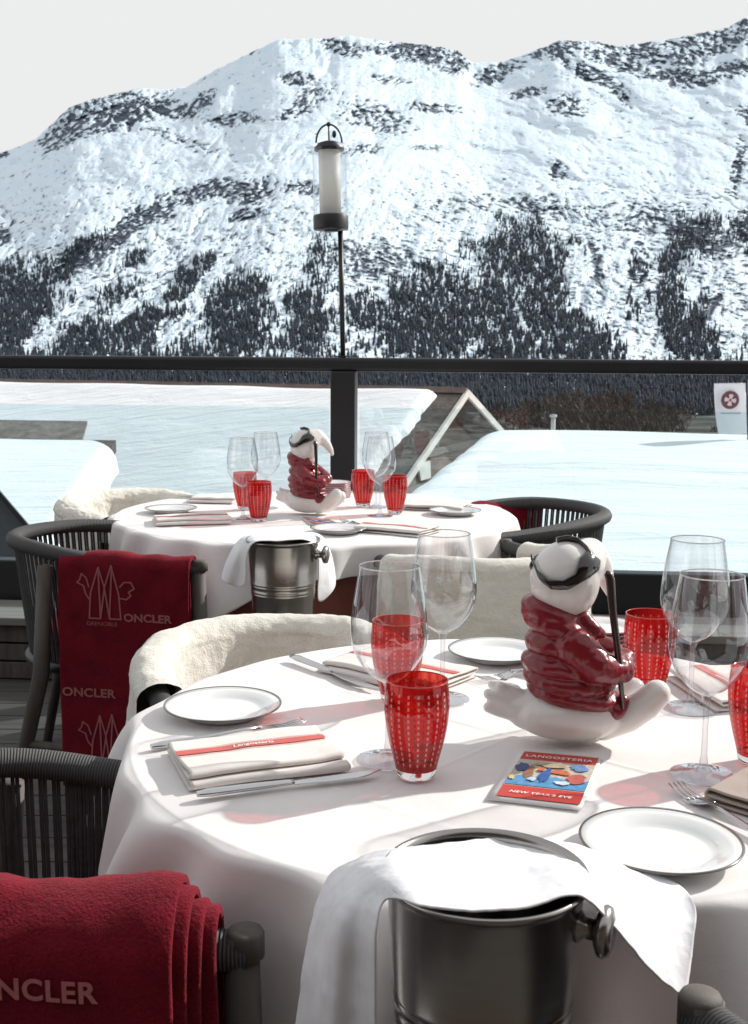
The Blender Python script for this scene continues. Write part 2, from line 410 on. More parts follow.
rock = .50 * S + .26 * med + (.85 + .9 * S) * fin2 + (.50 + .7 * S) * fin + .22 * low - .445 + .05 * big + .10 * gul + .30 * crag * np.clip(S * 2, 0.10, 1)
YR = np.interp(PX, [-400, 200, 450, 748, 1100], [2900, 3300, 3500, 3700, 3900])
Y = 900 + (YR - 900) * T
fade = np.clip(T * 6, 0, 1)
Y = Y + fade * (48 * big * (1 + .3 * T) + 9 * med + 20 * gul + 14 * crag * np.clip(S * 2, .04, 1) + (3.5 + 8 * S) * fin + 22 * np.clip(rock, 0, .5))
B = (PX - W / 2) / F
X = B * Y; Z = CAMZ + E * Y
# the far side of the ridge falls away again
NB = 12; back = []
for i in range(1, NB + 1):
    back.append((X[-1] * (1 + .06 * i), Y[-1] * (1 + .06 * i), Z[-1] - 60 * i + 0 * X[-1]))
Xa = np.vstack([X] + [b[0] for b in back]); Ya = np.vstack([Y] + [b[1] for b in back]); Za = np.vstack([Z] + [b[2] for b in back])
Ra = np.vstack([rock] + [rock[-1]] * NB)
idx = np.arange(Xa.size).reshape(Xa.shape)
quads = np.stack([idx[:-1, :-1], idx[:-1, 1:], idx[1:, 1:], idx[1:, :-1]], -1).reshape(-1, 4)
m, nt, b, o = _nt('snowy_mountain')
at = nt.nodes.new('ShaderNodeAttribute'); at.attribute_name = 'rock'
v = _coord(nt); fn = _noise(nt, v, .10, 5, .7); f2 = _noise(nt, v, .02, 5, .6)
fac = _math(nt, 'ADD', at.outputs['Fac'], _math(nt, 'MULTIPLY', _math(nt, 'SUBTRACT', fn, .5), .5))
k = _ramp(nt, fac, [(.0, (0, 0, 0)), (.30, (1, 1, 1))])
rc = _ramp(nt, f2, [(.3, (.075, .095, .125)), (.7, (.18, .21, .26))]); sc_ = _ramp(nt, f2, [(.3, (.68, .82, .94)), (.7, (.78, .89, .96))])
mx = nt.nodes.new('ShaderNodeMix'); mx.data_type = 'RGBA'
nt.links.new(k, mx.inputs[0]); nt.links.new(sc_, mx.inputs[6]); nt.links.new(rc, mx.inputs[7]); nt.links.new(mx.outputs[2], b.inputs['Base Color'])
b.inputs['Roughness'].default_value = .85; b.inputs['Specular IOR Level'].default_value = .1
nt.links.new(_bump(nt, fn, .6, 8), b.inputs['Normal'])
mo = np_mesh('mountain', np.stack([Xa, Ya, Za], -1).reshape(-1, 3), quads, m, {'rock': Ra}); tag(mo, kind='structure')

# ------------------------------------------------------------------ conifers on the lower slopes (nobody could count them)
# density 0-9 of the wood on a coarse lattice of bearings and rows
WOODS = [(190, 348, 190, 16, 0, .5), (70, 342, 80, 22, 0, .5), (12, 318, 34, 50, 0, 1), (38, 312, 16, 34, 0, .9), (72, 266, 44, 9, -42, .95), (138, 262, 20, 6, -38, .8), (145, 330, 42, 17, -15, 1), (88, 346, 26, 12, 0, .9),
         (190, 280, 34, 8, -45, .9), (238, 322, 32, 40, 0, .95), (255, 300, 14, 26, 0, .9), (270, 330, 22, 26, 0, .55), (305, 326, 26, 36, 0, .95), (322, 264, 18, 30, 0, .5), (366, 314, 30, 20, 0, .7),
         (432, 316, 44, 50, 0, 1), (392, 342, 18, 18, 0, .9), (490, 295, 18, 66, 8, .95), (530, 262, 30, 46, -28, 1), (552, 335, 64, 28, 18, 1), (500, 335, 30, 30, 0, .9), (578, 262, 7, 26, -18, .9),
         (663, 283, 15, 46, 4, 1), (685, 336, 30, 26, 25, 1), (700, 240, 32, 26, 35, .62), (740, 226, 16, 20, 0, .6), (625, 312, 9, 20, 0, .85), (630, 268, 8, 14, 0, .5), (740, 342, 12, 18, 0, .6),
         (470, 250, 16, 14, 0, .45), (700, 300, 5, 26, 28, .8), (120, 300, 30, 12, -30, .5), (70, 300, 14, 10, 0, .5), (30, 270, 30, 14, 0, .5), (-60, 320, 60, 50, 0, 1), (-160, 310, 70, 60, -10, .9),
         (-280, 330, 60, 40, 0, .9), (800, 330, 50, 40, 10, 1), (890, 320, 60, 60, 0, .9), (1000, 330, 60, 40, 0, .9), (770, 260, 30, 20, 20, .6)]
GLADES = [(60, 326, 52, 11, -38), (133, 308, 28, 6, -30), (176, 333, 26, 11, -42), (343, 346, 18, 6, 0), (601, 298, 70, 11, 52), (652, 337, 30, 6, 45), (722, 296, 22, 60, -14), (520, 325, 30, 4, 60), (285, 300, 6, 40, 10)]
def dens(px, py):
    d = np.zeros_like(px)
    for cx, cy, rx, ry, a, k in WOODS: d = np.maximum(d, k * ell(px, py, cx, cy, rx, ry, a, .45))
    d = np.maximum(d, np.clip((py - 356) / 14, 0, 1))
    for cx, cy, rx, ry, a in GLADES: d = d * (1 - .92 * ell(px, py, cx, cy, rx, ry, a, .4))
    return d
NC = 900000
ci = rng.integers(0, NU - 1, NC)
# choose rows with equal ground share
rowpy = PY[:, NU // 2]; okr = np.where(rowpy > 196)[0]; cj = rng.integers(0, okr.max(), NC)
tpx = PX[cj, ci]; tpy = PY[cj, ci]
wob = fbm(tpx / 14, tpy / 22, 4, .65)
dd = dens(tpx + 20 * fbm(tpx / 20, tpy / 26, 4, .65), tpy + 18 * fbm(tpx / 20 + 9, tpy / 26, 4, .65))
prob = np.clip((dd - .40) * 2.4 + wob * 1.9 + .08, 0, 1) * np.maximum(np.clip(.70 + 1.5 * fbm(tpx / 5, tpy / 16, 3, .6), .22, 1), np.clip((tpy - 358) / 12, 0, 1))
prob = np.maximum(prob, (.045 + .10 * np.clip(dd * 3, 0, 1)) * (tpy > 205)) * np.where(tpx < -80, .5, 1) * np.where(tpx > 830, .5, 1)
area = np.clip((Y[cj, ci] / 900.) ** 1.0, 1, 4) / 4.  # farther rows: more ground behind each px
keep = rng.random(NC) < prob * .42 * area
print('trees', keep.sum())
tx, ty, tz = X[cj, ci][keep], Y[cj, ci][keep], Z[cj, ci][keep]; n = len(tx)
hh = rng.uniform(5.5, 15, n) * np.where(prob[keep] < .12, .45, 1) * np.interp(ty, [900, 2600], [1.0, .95]); rr = hh * rng.uniform(.14, .21, n)
tv = []; tf = []
seg = 5; tiers = [(0.05, 1.0, .55), (.32, .75, .8), (.58, .48, 1.0)]
base = np.zeros((n, 0, 3)); faces = []
off = 0; parts = []
a0 = rng.uniform(0, 2 * PI, n)
for (zb, rk, zt) in tiers:
    ring = []
    for s_ in range(seg):
        a = a0 + 2 * PI * s_ / seg; q = rr * rk * rng.uniform(.7, 1.2, n)
        ring.append(np.stack([tx + q * np.cos(a), ty + q * np.sin(a), tz - 1.5 + hh * zb * rng.uniform(.8, 1.2, n)], -1))
    ring.append(np.stack([tx, ty, tz - 1.5 + hh * zt], -1)); parts += ring
    for s_ in range(seg): faces.append((off + s_, off + (s_ + 1) % seg, off + seg))
    off += seg + 1
allv = np.stack(parts, 1); fa = np.array(faces)[None] + (np.arange(n) * off)[:, None, None]
M['conifer'] = mat('dark_conifer', (.020, .030, .045), .9, var=.6, nscale=.05, bump=0)
fo = np_mesh('conifer_forest', allv.reshape(-1, 3), fa.reshape(-1, 3), M['conifer']); tag(fo, 'dark conifer forest climbing the snowy lower mountain slope', 'forest', kind='stuff')

# ------------------------------------------------------------------ valley ground: one sheet to the horizon
gx = np.concatenate([np.linspace(-6000, -400, 15), np.linspace(-360, 360, 91), np.linspace(400, 6000, 15)])
gy = np.concatenate([np.linspace(-5000, -60, 12), np.linspace(-40, 160, 61), np.linspace(170, 1000, 84), np.linspace(1100, 9000, 10)])
GX, GY = np.meshgrid(gx, gy)
s1 = np.clip((GY - 30) / 110, 0, 1); s1 = s1 * s1 * (3 - 2 * s1)
GZ = -6.5 - 38 * s1 + 1.3 * fbm(GX / 35, GY / 35, 4) * np.clip((np.hypot(GX, GY) - 10) / 40, 0, 1)
gi = np.arange(GX.size).reshape(GX.shape)
m, nt, b, o = _nt('valley_ground'); v = _coord(nt); geo = nt.nodes.new('ShaderNodeNewGeometry')
sp = nt.nodes.new('ShaderNodeSeparateXYZ'); nt.links.new(geo.outputs['Position'], sp.inputs[0])
n1 = _noise(nt, _coord(nt, 'Object', (.35, 1.4, 1)), .02, 6, .65); 
fld = _ramp(nt, n1, [(.35, (.035, .035, .03)), (.52, (.085, .08, .07)), (.60, (.16, .16, .16)), (.72, (.5, .53, .57))])
far = _math(nt, 'MULTIPLY', _math(nt, 'SUBTRACT', sp.outputs[1], 60), .02); far = _math(nt, 'MINIMUM', _math(nt, 'MAXIMUM', far, 0), 1)
mx = nt.nodes.new('ShaderNodeMix'); mx.data_type = 'RGBA'; nt.links.new(far, mx.inputs[0])
mx.inputs[6].default_value = (.84, .87, .9, 1); nt.links.new(fld, mx.inputs[7]); nt.links.new(mx.outputs[2], b.inputs['Base Color'])
b.inputs['Roughness'].default_value = .9; b.inputs['Specular IOR Level'].default_value = .1
tag(np_mesh('ground', np.stack([GX, GY, GZ], -1).reshape(-1, 3), np.stack([gi[:-1, :-1], gi[:-1, 1:], gi[1:, 1:], gi[1:, :-1]], -1).reshape(-1, 4), m), kind='structure')

# bare winter woodland on the valley floor: fine twigs, brown
def twigs(name, spots, label, colr):
    vs = []; fs = []
    for (x, y, z, h, w) in spots:
        for k in range(130):
            a = random.uniform(0, 2 * PI); t = random.random() ** .7
            rr_ = w * math.sqrt(max(0, 1 - (2 * t - 1) ** 2)) * random.random() ** .5
            p = Vector((x + rr_ * math.cos(a), y + rr_ * math.sin(a), z + h * (.08 + .9 * t)))
            q = p + Vector((random.uniform(-1, 1) * .12 * h, random.uniform(-1, 1) * .1 * h, random.uniform(.05, .22) * h))
            s_ = Vector((random.uniform(.15, .4), random.uniform(-.3, .3), 0)); i = len(vs)
            vs += [p - s_, p + s_, q]; fs.append((i, i + 1, i + 2))
        i = len(vs); vs += [Vector((x - .3, y, z - 1)), Vector((x + .3, y, z - 1)), Vector((x, y + .3, z + h * .7))]; fs.append((i, i + 1, i + 2))
    o = np_mesh(name, np.array(vs), np.array(fs), mat(name + '_bark', colr, .9, var=.4, nscale=.05, bump=0)); return tag(o, label, 'woodland', kind='stuff')
def ground_z(x, y):
    s = min(1, max(0, (y - 30) / 110)); return -6.5 - 38 * s * s * (3 - 2 * s)
sp1 = []
for i in range(150):
    px = random.gauss(585, 62) if i < 105 else random.uniform(-60, 760); y = random.uniform(430, 700) if i < 105 else random.uniform(500, 820)
    x = (px - 374) / F * y; hgt = random.uniform(9, 19) * math.exp(-((px - 585) / 110) ** 2) + 7
    sp1.append((x, y, ground_z(x, y), hgt, random.uniform(4, 7.5)))
twigs('bare_woodland', sp1, 'brown leafless thicket on the valley floor below the forest', (.075, .058, .048))
sp2 = []
for i in range(160):
    px = random.uniform(-60, 800); y = random.uniform(170, 420); x = (px - 374) / F * y
    sp2.append((x, y, ground_z(x, y), random.uniform(2.0, 5), random.uniform(2, 5)))
twigs('valley_scrub', sp2, 'low dark scrub in rows across the valley fields', (.04, .038, .034))

# ------------------------------------------------------------------ light
SUN_AZ, SUN_EL = R(60), R(30)          # from ahead, to the right
wd = bpy.data.worlds.new('World'); scene.world = wd; wd.use_nodes = True; nt = wd.node_tree; bg = nt.nodes['Background']
sky = nt.nodes.new('ShaderNodeTexSky'); sky.sky_type = 'NISHITA'; sky.sun_disc = False
sky.sun_elevation = SUN_EL; sky.sun_rotation = SUN_AZ; sky.air_density = 1.2; sky.dust_density = 3
# bright high overcast veil: thickest towards the horizon, thinner overhead
tc = nt.nodes.new('ShaderNodeTexCoord'); sx = nt.nodes.new('ShaderNodeSeparateXYZ'); nt.links.new(tc.outputs['Generated'], sx.inputs[0])
rp = nt.nodes.new('ShaderNodeValToRGB'); e = rp.color_ramp.elements; e[0].position = .38; e[0].color = (1, 1, 1, 1); e[1].position = .9; e[1].color = (.8, .8, .8, 1)
nt.links.new(sx.outputs[2], rp.inputs['Fac'])
mx = nt.nodes.new('ShaderNodeMix'); mx.data_type = 'RGBA'; nt.links.new(rp.outputs['Color'], mx.inputs[0])
nt.links.new(sky.outputs[0], mx.inputs[6]); mx.inputs[7].default_value = (6.3, 6.32, 6.36, 1)
nt.links.new(mx.outputs[2], bg.inputs['Color']); bg.inputs['Strength'].default_value = .1
sun = bpy.data.objects.new('sun', bpy.data.lights.new('sun', 'SUN')); col.objects.link(sun)
sun.data.energy = 3.7; sun.data.angle = R(1.0); sun.data.color = (1, .955, .89)
sd = Vector((math.sin(SUN_AZ) * math.cos(SUN_EL), math.cos(SUN_AZ) * math.cos(SUN_EL), math.sin(SUN_EL)))
sun.rotation_euler = (-sd).to_track_quat('-Z', 'Y').to_euler()
scene.view_settings.view_transform = 'Standard'; scene.view_settings.look = 'None'; scene.view_settings.gamma = 1
scene.view_settings.exposure = .42
scene.render.engine = 'CYCLES'
scene.cycles.max_bounces = 12; scene.cycles.transparent_max_bounces = 24; scene.cycles.transmission_bounces = 8
scene.cycles.use_denoising = True; scene.cycles.sample_clamp_indirect = 6
# ------------------------------------------------------------------ terrace deck
M['deck'] = mat('weathered_deck_boards', (.075, .068, .062), .75, var=.35, nscale=3, stretch=(.6, 9, 1), bump=.4, bdist=.002, bscale=30)
d = MB(); y = -3.0; k = 0
while y < 4.75:
    d.box(-6, 6, y, y + .135, -.03, 0); y += .142
d.box(-6, 6, -3, 4.75, -.30, -.045)
tag(obj('terrace_deck', d, M['deck'], smooth=False), kind='structure')

# unseen front added behind the camera to hold back light; basement below the terrace
M['plank'] = mat('dark_larch_planks', (.075, .05, .034), .8, var=.35, nscale=2, stretch=(1, 1, 12), bump=.3, bdist=.003, bscale=10)
M['render'] = mat('rough_plaster', (.38, .36, .33), .9, var=.08, nscale=2, bump=.4, bdist=.004, bscale=30)
t = thing('light_blocking_building', 'unseen dark timber front added behind the camera to keep light off the tables', 'building', (0, -3, 0))
obj('wall', MB().box(-9, 9, -6, -.02, -.3, 4.2), M['plank'], t, False)
obj('roof', MB().box(-9.6, 9.6, -6.5, .9, 4.2, 4.4), M['dark_metal'], t, False, [BEV(.02)])  # overhang added to cut light from above the camera
obj('basement', MB().box(-6, 6, -.02, 7.6, -7.5, -.32), M['render'], t, False)

# ------------------------------------------------------------------ balustrade with glass panels
RY0 = 4.48; RYAW = R(-4.6); pc = D(344, 470, RY0)
def rel_z(py, Yd=RY0, px=344): return D(px, py, Yd).z
zt, zb = rel_z(357.5), rel_z(371.5); zg = rel_z(407.5); zk = rel_z(566)
t = thing('balustrade', 'black metal balustrade with clear glass panels at the edge of the terrace', 'railing', (pc.x, RY0, 0), RYAW)
obj('top_rail', MB().box(-5.5, 5.5, -.04, .04, zb, zt), M['dark_metal'], t, False, [BEV(.012, 3)])
for x in (-3.1, 0, 3.1):
    obj('post', MB().box(x - .047, x + .047, -.06, .05, -.02, zb + .001), M['dark_metal'], t, False, [BEV(.004)])
for x0, x1 in ((-5.5, -3.16), (-3.04, -.06), (.06, 3.04), (3.16, 5.5)):
    gp = obj('glass_panel', MB().box(x0, x1, .004, .008, zk - .03, zg), M['pane'], t, False)
    obj('clamp', MB().box(x0 + .002 if x0 < 0 else x0 - .012, x0 + .03, -.012, .024, .62, .67), M['dark_metal'], gp, False, [BEV(.003)])
for x0, x1 in ((-5.5, -3.148), (-3.052, -.048), (.048, 3.052), (3.148, 5.5)):
    obj('base_panel', MB().box(x0, x1, -.03, .045, -.02, zk), M['dark_metal'], t, False, [BEV(.006)])
t2 = thing('ledge', 'weathered grey timber ledge running along the foot of the balustrade', 'ledge', (pc.x, RY0, 0), RYAW)
obj('top_board', MB().box(-5.4, 5.4, -.36, -.05, .215, .245), mat('pale_ledge', (.20, .195, .18), .8, var=.3, nscale=4, stretch=(.4, 5, 1), bump=.3), t2, False, [BEV(.004)])
for z0 in (.005, .075, .145):
    obj('front_board', MB().box(-5.4, 5.4, -.33, -.305, z0, z0 + .062), M['wood_grey'], t2, False, [BEV(.003)])

# ------------------------------------------------------------------ lantern on its pole on the rail
lb = D(343, 357, RY0); lt = D(340.3, 231, RY0)
t = thing('pole_lantern', 'tall glass cylinder lantern with black caps on a thin pole on the balustrade', 'lantern', (lb.x, lb.y, lb.z))
ax = (lt - lb); t.rotation_euler = Vector((0, 0, 1)).rotation_difference(ax.normalized()).to_euler(); HP = ax.length
obj('pole', MB().lathe([(0, -.004), (.0096, -.004), (.0096, HP), (0, HP)], 14), M['dark_metal'], t)
obj('foot_plate', MB().lathe([(0, .0), (.03, .0), (.03, .005), (0, .005)], 24), M['dark_metal'], t, False)
def frosted():
    m, nt, b, o = _nt('frosted_white_tube'); b.inputs['Base Color'].default_value = (.8, .79, .76, 1)
    tl = nt.nodes.new('ShaderNodeBsdfTranslucent'); tl.inputs['Color'].default_value = (.85, .84, .81, 1)
    mx = nt.nodes.new('ShaderNodeMixShader'); mx.inputs[0].default_value = .5
    nt.links.new(b.outputs[0], mx.inputs[1]); nt.links.new(tl.outputs[0], mx.inputs[2]); nt.links.new(mx.outputs[0], o.inputs['Surface']); return m
zl = HP - .002; CX = -.026
c = MB().lathe([(0, 0), (.026, 0), (.026, .006), (.065, .007), (.066, .012), (.066, .058), (.062, .062), (0, .062)], 40, (-.035, 0, zl))
c0 = -.035
obj('bottom_cap', c, M['dark_metal'], t, True, [BEV(.001, 1)])
obj('glass_cylinder', MB().lathe([(.0635, .06), (.0635, .302)], 44, (c0, 0, zl)), thin_glass('lantern_glass', (.93, .95, .96), 1.2, edge=(.72, .75, .77)), t)
obj('candle', MB().lathe([(0, .062), (.041, .062), (.041, .296), (0, .296)], 40, (c0, 0, zl)), frosted(), t)
obj('top_cap', MB().lathe([(0, .296), (.056, .296), (.056, .308), (.044, .318), (.044, .322), (.02, .33), (0, .33)], 40, (c0, 0, zl)), M['dark_metal'], t)
hp = [(c0 + .048 * math.cos(a), 0, zl + .325 + .066 * math.sin(a)) for a in [PI * i / 22 for i in range(23)]]
h = obj('handle', MB().tube(hp, .0035, 8), M['dark_metal'], t)
obj('finial', MB().ball((c0, 0, zl + .391), (.009, .009, .009)).tube([(c0, 0, zl + .33), (c0, 0, zl + .39)], .003, 8).ball((c0 + .02, 0, zl + .355), (.008, .008, .014)), M['dark_metal'], h)

# ------------------------------------------------------------------ houses beyond the balustrade
M['shingle'] = mat('brown_grey_shingles', (.085, .072, .062), .85, var=.45, nscale=6, stretch=(1, 1, 1), bump=.8, bdist=.02, bscale=14)
M['brownwood'] = mat('old_brown_timber', (.10, .07, .05), .85, var=.4, nscale=1.5, stretch=(1, 1, 9), bump=.6, bdist=.01, bscale=8)
M['pale_board'] = mat('pale_painted_board', (.50, .48, .45), .7, var=.12, nscale=4, bump=.2)
def snow_sheet(name, fn, nu, nv, parent, m=None, rim=None):
    """a rounded snow blanket: fn(u, v) is the point on the roof, rim the fall at the borders"""
    def g(u, v):
        p, th = fn(u, v); return p + Vector((0, 0, th))
    mb = MB(); mb.grid(g, nu, nv)
    return obj(name, mb, m or M['snow'], parent)
def edge_fac(u, v, eu, ev, right=True, bottom=True):
    a = min(1, u / eu); b_ = min(1, (1 - u) / eu) if right else 1; c = min(1, v / ev); d_ = min(1, (1 - v) / ev) if bottom else 1
    f = lambda q: math.sqrt(max(0, 1 - (1 - q) ** 2)); return f(a) * f(b_) * f(c) * f(d_)

# house with the gable
A = D(465, 390.5, 20); rd = Vector((-.927, .375, 0)).normalized(); gd = Vector((.375, .927, 0)).normalized(); m1, m2 = .42, .36
t = thing('gabled_house', 'brown timber house with a pale edged gable and a deep snow covered roof', 'house', A); up = Vector((0, 0, 1))
LR = 14; LN = 7.5; LF = 3.2
def rp1(s, q): return rd * s + (-gd) * q + up * (-m1 * q)
def rp2(s, q): return rd * s + gd * q + up * (-m2 * q)
rf = MB().prism([rp1(.0, 0), rp1(LR, 0), rp1(LR, LN), rp1(0, LN)], (0, 0, -.14)); rf.prism([rp2(0, .02), rp2(0, LF), rp2(LR, LF), rp2(LR, .02)], (0, 0, -.14))
roof = obj('roof', rf, M['shingle'], t, False)
obj('ridge_cap', MB().prism([rp1(-.04, .16) + up * .03, rp1(-.04, 0) + up * .06, rp2(-.04, .16) + up * .03], rd * (LR + .05)), mat('brown_ridge_tiles', (.10, .07, .06), .8, var=.4, nscale=3, bump=.5, bdist=.01), roof, False)
def s1f(u, v):
    q = .22 + v * (LN - .3); jag = .14 * mn.noise(Vector((q * 1.1, 3, 1))) + .045 * mn.noise(Vector((q * 6, 3, 7)))
    s0 = .42 + .03 * q + jag; s = s0 + u * (10.2 + .3 * mn.noise(Vector((q, 9, 9))) - .12 * q - s0)
    return rp1(s, q), .20 * edge_fac(u, v, .014, .04) + .05 * mn.noise(Vector((s * .5, q * .5, 0))) * edge_fac(u, v, .05, .1) - .01
snow_sheet('snow_cover', s1f, 160, 100, roof)
for f_, L_, nm in ((rp1, LN, 'bargeboard'), (rp2, LF, 'bargeboard')):
    pts = [f_(-.02, 0 if f_ is rp1 else .01) + up * .02, f_(-.02, L_) + up * .02, f_(-.02, L_) - up * .11, f_(-.02, 0 if f_ is rp1 else .01) - up * .11]
    obj(nm, MB().prism(pts, -rd * .05), M['pale_board'], t, False)
ins = .55
w = MB().prism([rp1(ins, .3) - up * .16, rp1(ins, 5.8) - up * .2, rp1(ins, 5.8) - up * 5, rp2(ins, 2.7) - up * 7, rp2(ins, 2.7) - up * .2, rp2(ins, .3) - up * .16], rd * .2)
wall = obj('gable_wall', w, M['brownwood'], t, False)
def gp(a, b_): return -gd * a + up * b_ + rd * (ins - .02)   # point on the gable wall: a towards the camera, b_ up
for zz in (-1.0, -1.55, -2.2, -2.9, -3.6):
    a1 = 5.5 if zz < -3.4 else min(-zz / m1 - .3, 5.5); a2 = min(-zz / m2 - .3, 2.5)
    obj('beam', MB().prism([gp(-a2, zz), gp(a1, zz), gp(a1, zz - .13), gp(-a2, zz - .13)], -rd * .05), M['wood_grey'], wall, False)
obj('king_post', MB().prism([gp(-.06, -.3), gp(.08, -.3), gp(.08, -.98), gp(-.06, -.98)], -rd * .06), M['wood_grey'], wall, False)
f_ = obj('window', MB().prism([gp(.35, -1.2), gp(.95, -1.2), gp(.8, -1.5), gp(.3, -1.5)], -rd * .04), M['pale_board'], wall, False)
obj('side_wall', MB().prism([rp1(ins + .2, 5.7) - up * .22, rp1(LR - .5, 5.7) - up * .22, rp1(LR - .5, 5.7) - up * 4.6, rp1(ins + .2, 5.7) - up * 4.6], gd * .2), M['brownwood'], t, False)

# low house at the right: one broad snow roof
A2 = D(502, 424, 14); e1 = Vector((1, -.03, 0)).normalized(); e2 = Vector((-.3, -.954, 0)).normalized(); m3 = .095
t = thing('low_house', 'low house with one broad smooth snow roof, right of the gabled house', 'house', A2)
L2 = 8.6
def rq(s, q): return e1 * s + e2 * q + up * (-m3 * q)
roof2 = obj('roof', MB().prism([rq(.25, .1), rq(10, .1), rq(10, L2), rq(.25, L2)], (0, 0, -.25)), M['shingle'], t, False)
def s2f(u, v):
    s = -.25 + u * 10.4; q = -.1 + v * (L2 + .1); ef = edge_fac(u, v, .035, .06)
    w_ = .035 * mn.noise(Vector((s * .4, q * 2.2, 0))) + .05 * mn.noise(Vector((s * .3, q * .3, 4)))
    return rq(s, q), .34 * ef + w_ * ef - .30
snow_sheet('snow_cover', s2f, 150, 120, roof2)
roof2.location = (0, 0, -.06)
obj('wall', MB().prism([rq(.4, .5) - up * .5, rq(9.6, .5) - up * .5, rq(9.6, L2 - .5) - up * .1, rq(.4, L2 - .5) - up * .1], (0, 0, -6)), M['brownwood'], t, False)
vp = D(553, 428, 14.2) - A2
obj('vent_pipe', MB().lathe([(0, -.2), (.028, -.2), (.028, .14), (0, .14)], 12, vp).lathe([(0, .13), (.045, .13), (.045, .16), (0, .17)], 12, vp), M['pale_board'], t)

# shed roof at the lower left
A3 = D(122, 446, 11.5); f1 = Vector((-.99, .12, 0)).normalized(); f2_ = Vector((.11, -.99, 0)).normalized(); m4 = .085
t = thing('snowy_shed', 'low shed in front of the gabled house, its shingle edge showing above bright snow', 'shed', A3)
def rs(s, q): return f1 * s + f2_ * q + up * (-m4 * q)
rf3 = obj('roof', MB().prism([rs(.1, -.35), rs(6, -.35), rs(6, 5), rs(.1, 5)], (0, 0, -.12)), M['shingle'], t, False)
def s3f(u, v):
    q = -.05 + v * 5.0; cr_ = .45 * (1 - min(1, (q + .05) / .6)) ** 2; s = -.02 + cr_ + .05 * mn.noise(Vector((q * 1.5, 2, 2))) + u * 6; ef = edge_fac(u, v, .03, .06, right=False)
    return rs(s, q), (.26 + .05 * mn.noise(Vector((s * .6, q * .6, 8)))) * ef - .16
snow_sheet('snow_cover', s3f, 200, 160, rf3)
M['shingle_light'] = mat('greybrown_shingles', (.20, .18, .165), .85, var=.4, nscale=9, bump=.6, bdist=.01, bscale=30)
obj('shingle_course', MB().prism([rs(.42, -.50) + up * .17, rs(6, -.50) + up * .17, rs(6, -.02) + up * .03, rs(.42, -.02) + up * .03], (0, 0, -.03)), M['shingle_light'], rf3, False)
obj('wall', MB().prism([rs(.35, .1), rs(5.7, .1), rs(5.7, 4.6), rs(.35, 4.6)], (0, 0, -6)).box(0, .001, 0, .001, -1, -.99), M['brownwood'], t, False)
rf3.location = (0, 0, 0)
# slanting grey stair wall just below the terrace, far left
Yb = 5.6
def q_(px, py): p = D(px, py, Yb); return (p.x, p.y, p.z)
t = thing('stair_roof', 'slanting slate grey stair roof just outside the balustrade, at the left', 'roof', D(0, 560, Yb)); o0 = D(0, 560, Yb)
pts = [Vector(q_(-60, 421)) - o0, Vector(q_(34, 534)) - o0, Vector(q_(36, 640)) - o0, Vector(q_(-60, 640)) - o0]
obj('side_wall', MB().prism(pts, (-.12, .25, 0)), mat('slate_grey_cladding', (.09, .10, .12), .7, var=.25, nscale=4, bump=.3), t, False)
pts = [Vector(q_(-62, 415)) - o0, Vector(q_(37, 531)) - o0, Vector(q_(37, 538)) - o0, Vector(q_(-62, 422)) - o0]
obj('capping', MB().prism([p + Vector((0, -.04, 0)) for p in pts], (-.12, .3, 0)), M['dark_metal'], t, False)

# white banner with a round emblem
Yn = 13.2; bo = D(731, 433, Yn)
t = thing('banner', 'small white banner with a round maroon emblem standing above the low snow roof', 'banner', bo)
def bp(px, py, dy=0): return D(px, py, Yn + dy) - bo
def bf(u, v):
    x = (714 + 4.5 * (1 - v) ** 2 * 1.0) * (1 - u) + (745.5 + 1.5 * (1 - v)) * u
    return bp(x, 434 - v * (50.5 + .6 * u), .05 * math.sin(u * 4 + v * 2))
obj('cloth', MB().grid(bf, 24, 24), mat('white_banner_cloth', (.74, .77, .80), .7, var=.04, nscale=3, bump=.1), t, True, [SOL(.004)])
ec = bp(730, 400, -.06); er_ = 9 * Yn / F
em = obj('emblem', MB().lathe([(0, 0), (er_, 0)], 40, (0, 0, 0), Matrix.Translation(ec) @ Matrix.Rotation(R(90), 4, 'X')), mat('maroon_print', (.13, .055, .065), .7, bump=0), t, False)
cr = MB()
for a in (0, 90, 180, 270):
    Mx = Matrix.Translation(ec + Vector((0, -.012, 0))) @ Matrix.Rotation(R(a + 8), 4, 'Y')
    cr.prism([Mx @ Vector(p) for p in ((-.012, 0, .012), (-.028, 0, .058), (0, 0, .068), (.028, 0, .058), (.012, 0, .012))], (0, -.003, 0))
obj('cross', cr, mat('pale_pink_print', (.62, .48, .50), .7, bump=0), em, False)
ln = MB()
for i in range(9):
    ln.prism([bp(721 + i * 2.2, 412.6 + (i % 2) * .3, -.06), bp(722.6 + i * 2.2, 412.6, -.06), bp(722.6 + i * 2.2, 413.9, -.06), bp(721 + i * 2.2, 413.9, -.06)], (0, -.003, 0))
obj('small_print', ln, mat('grey_print', (.22, .22, .25), .7, bump=0), t, False)
obj('pole', MB().tube([bp(748.5, 470), bp(747.5, 380)], .012, 10), M['dark_metal'], t)
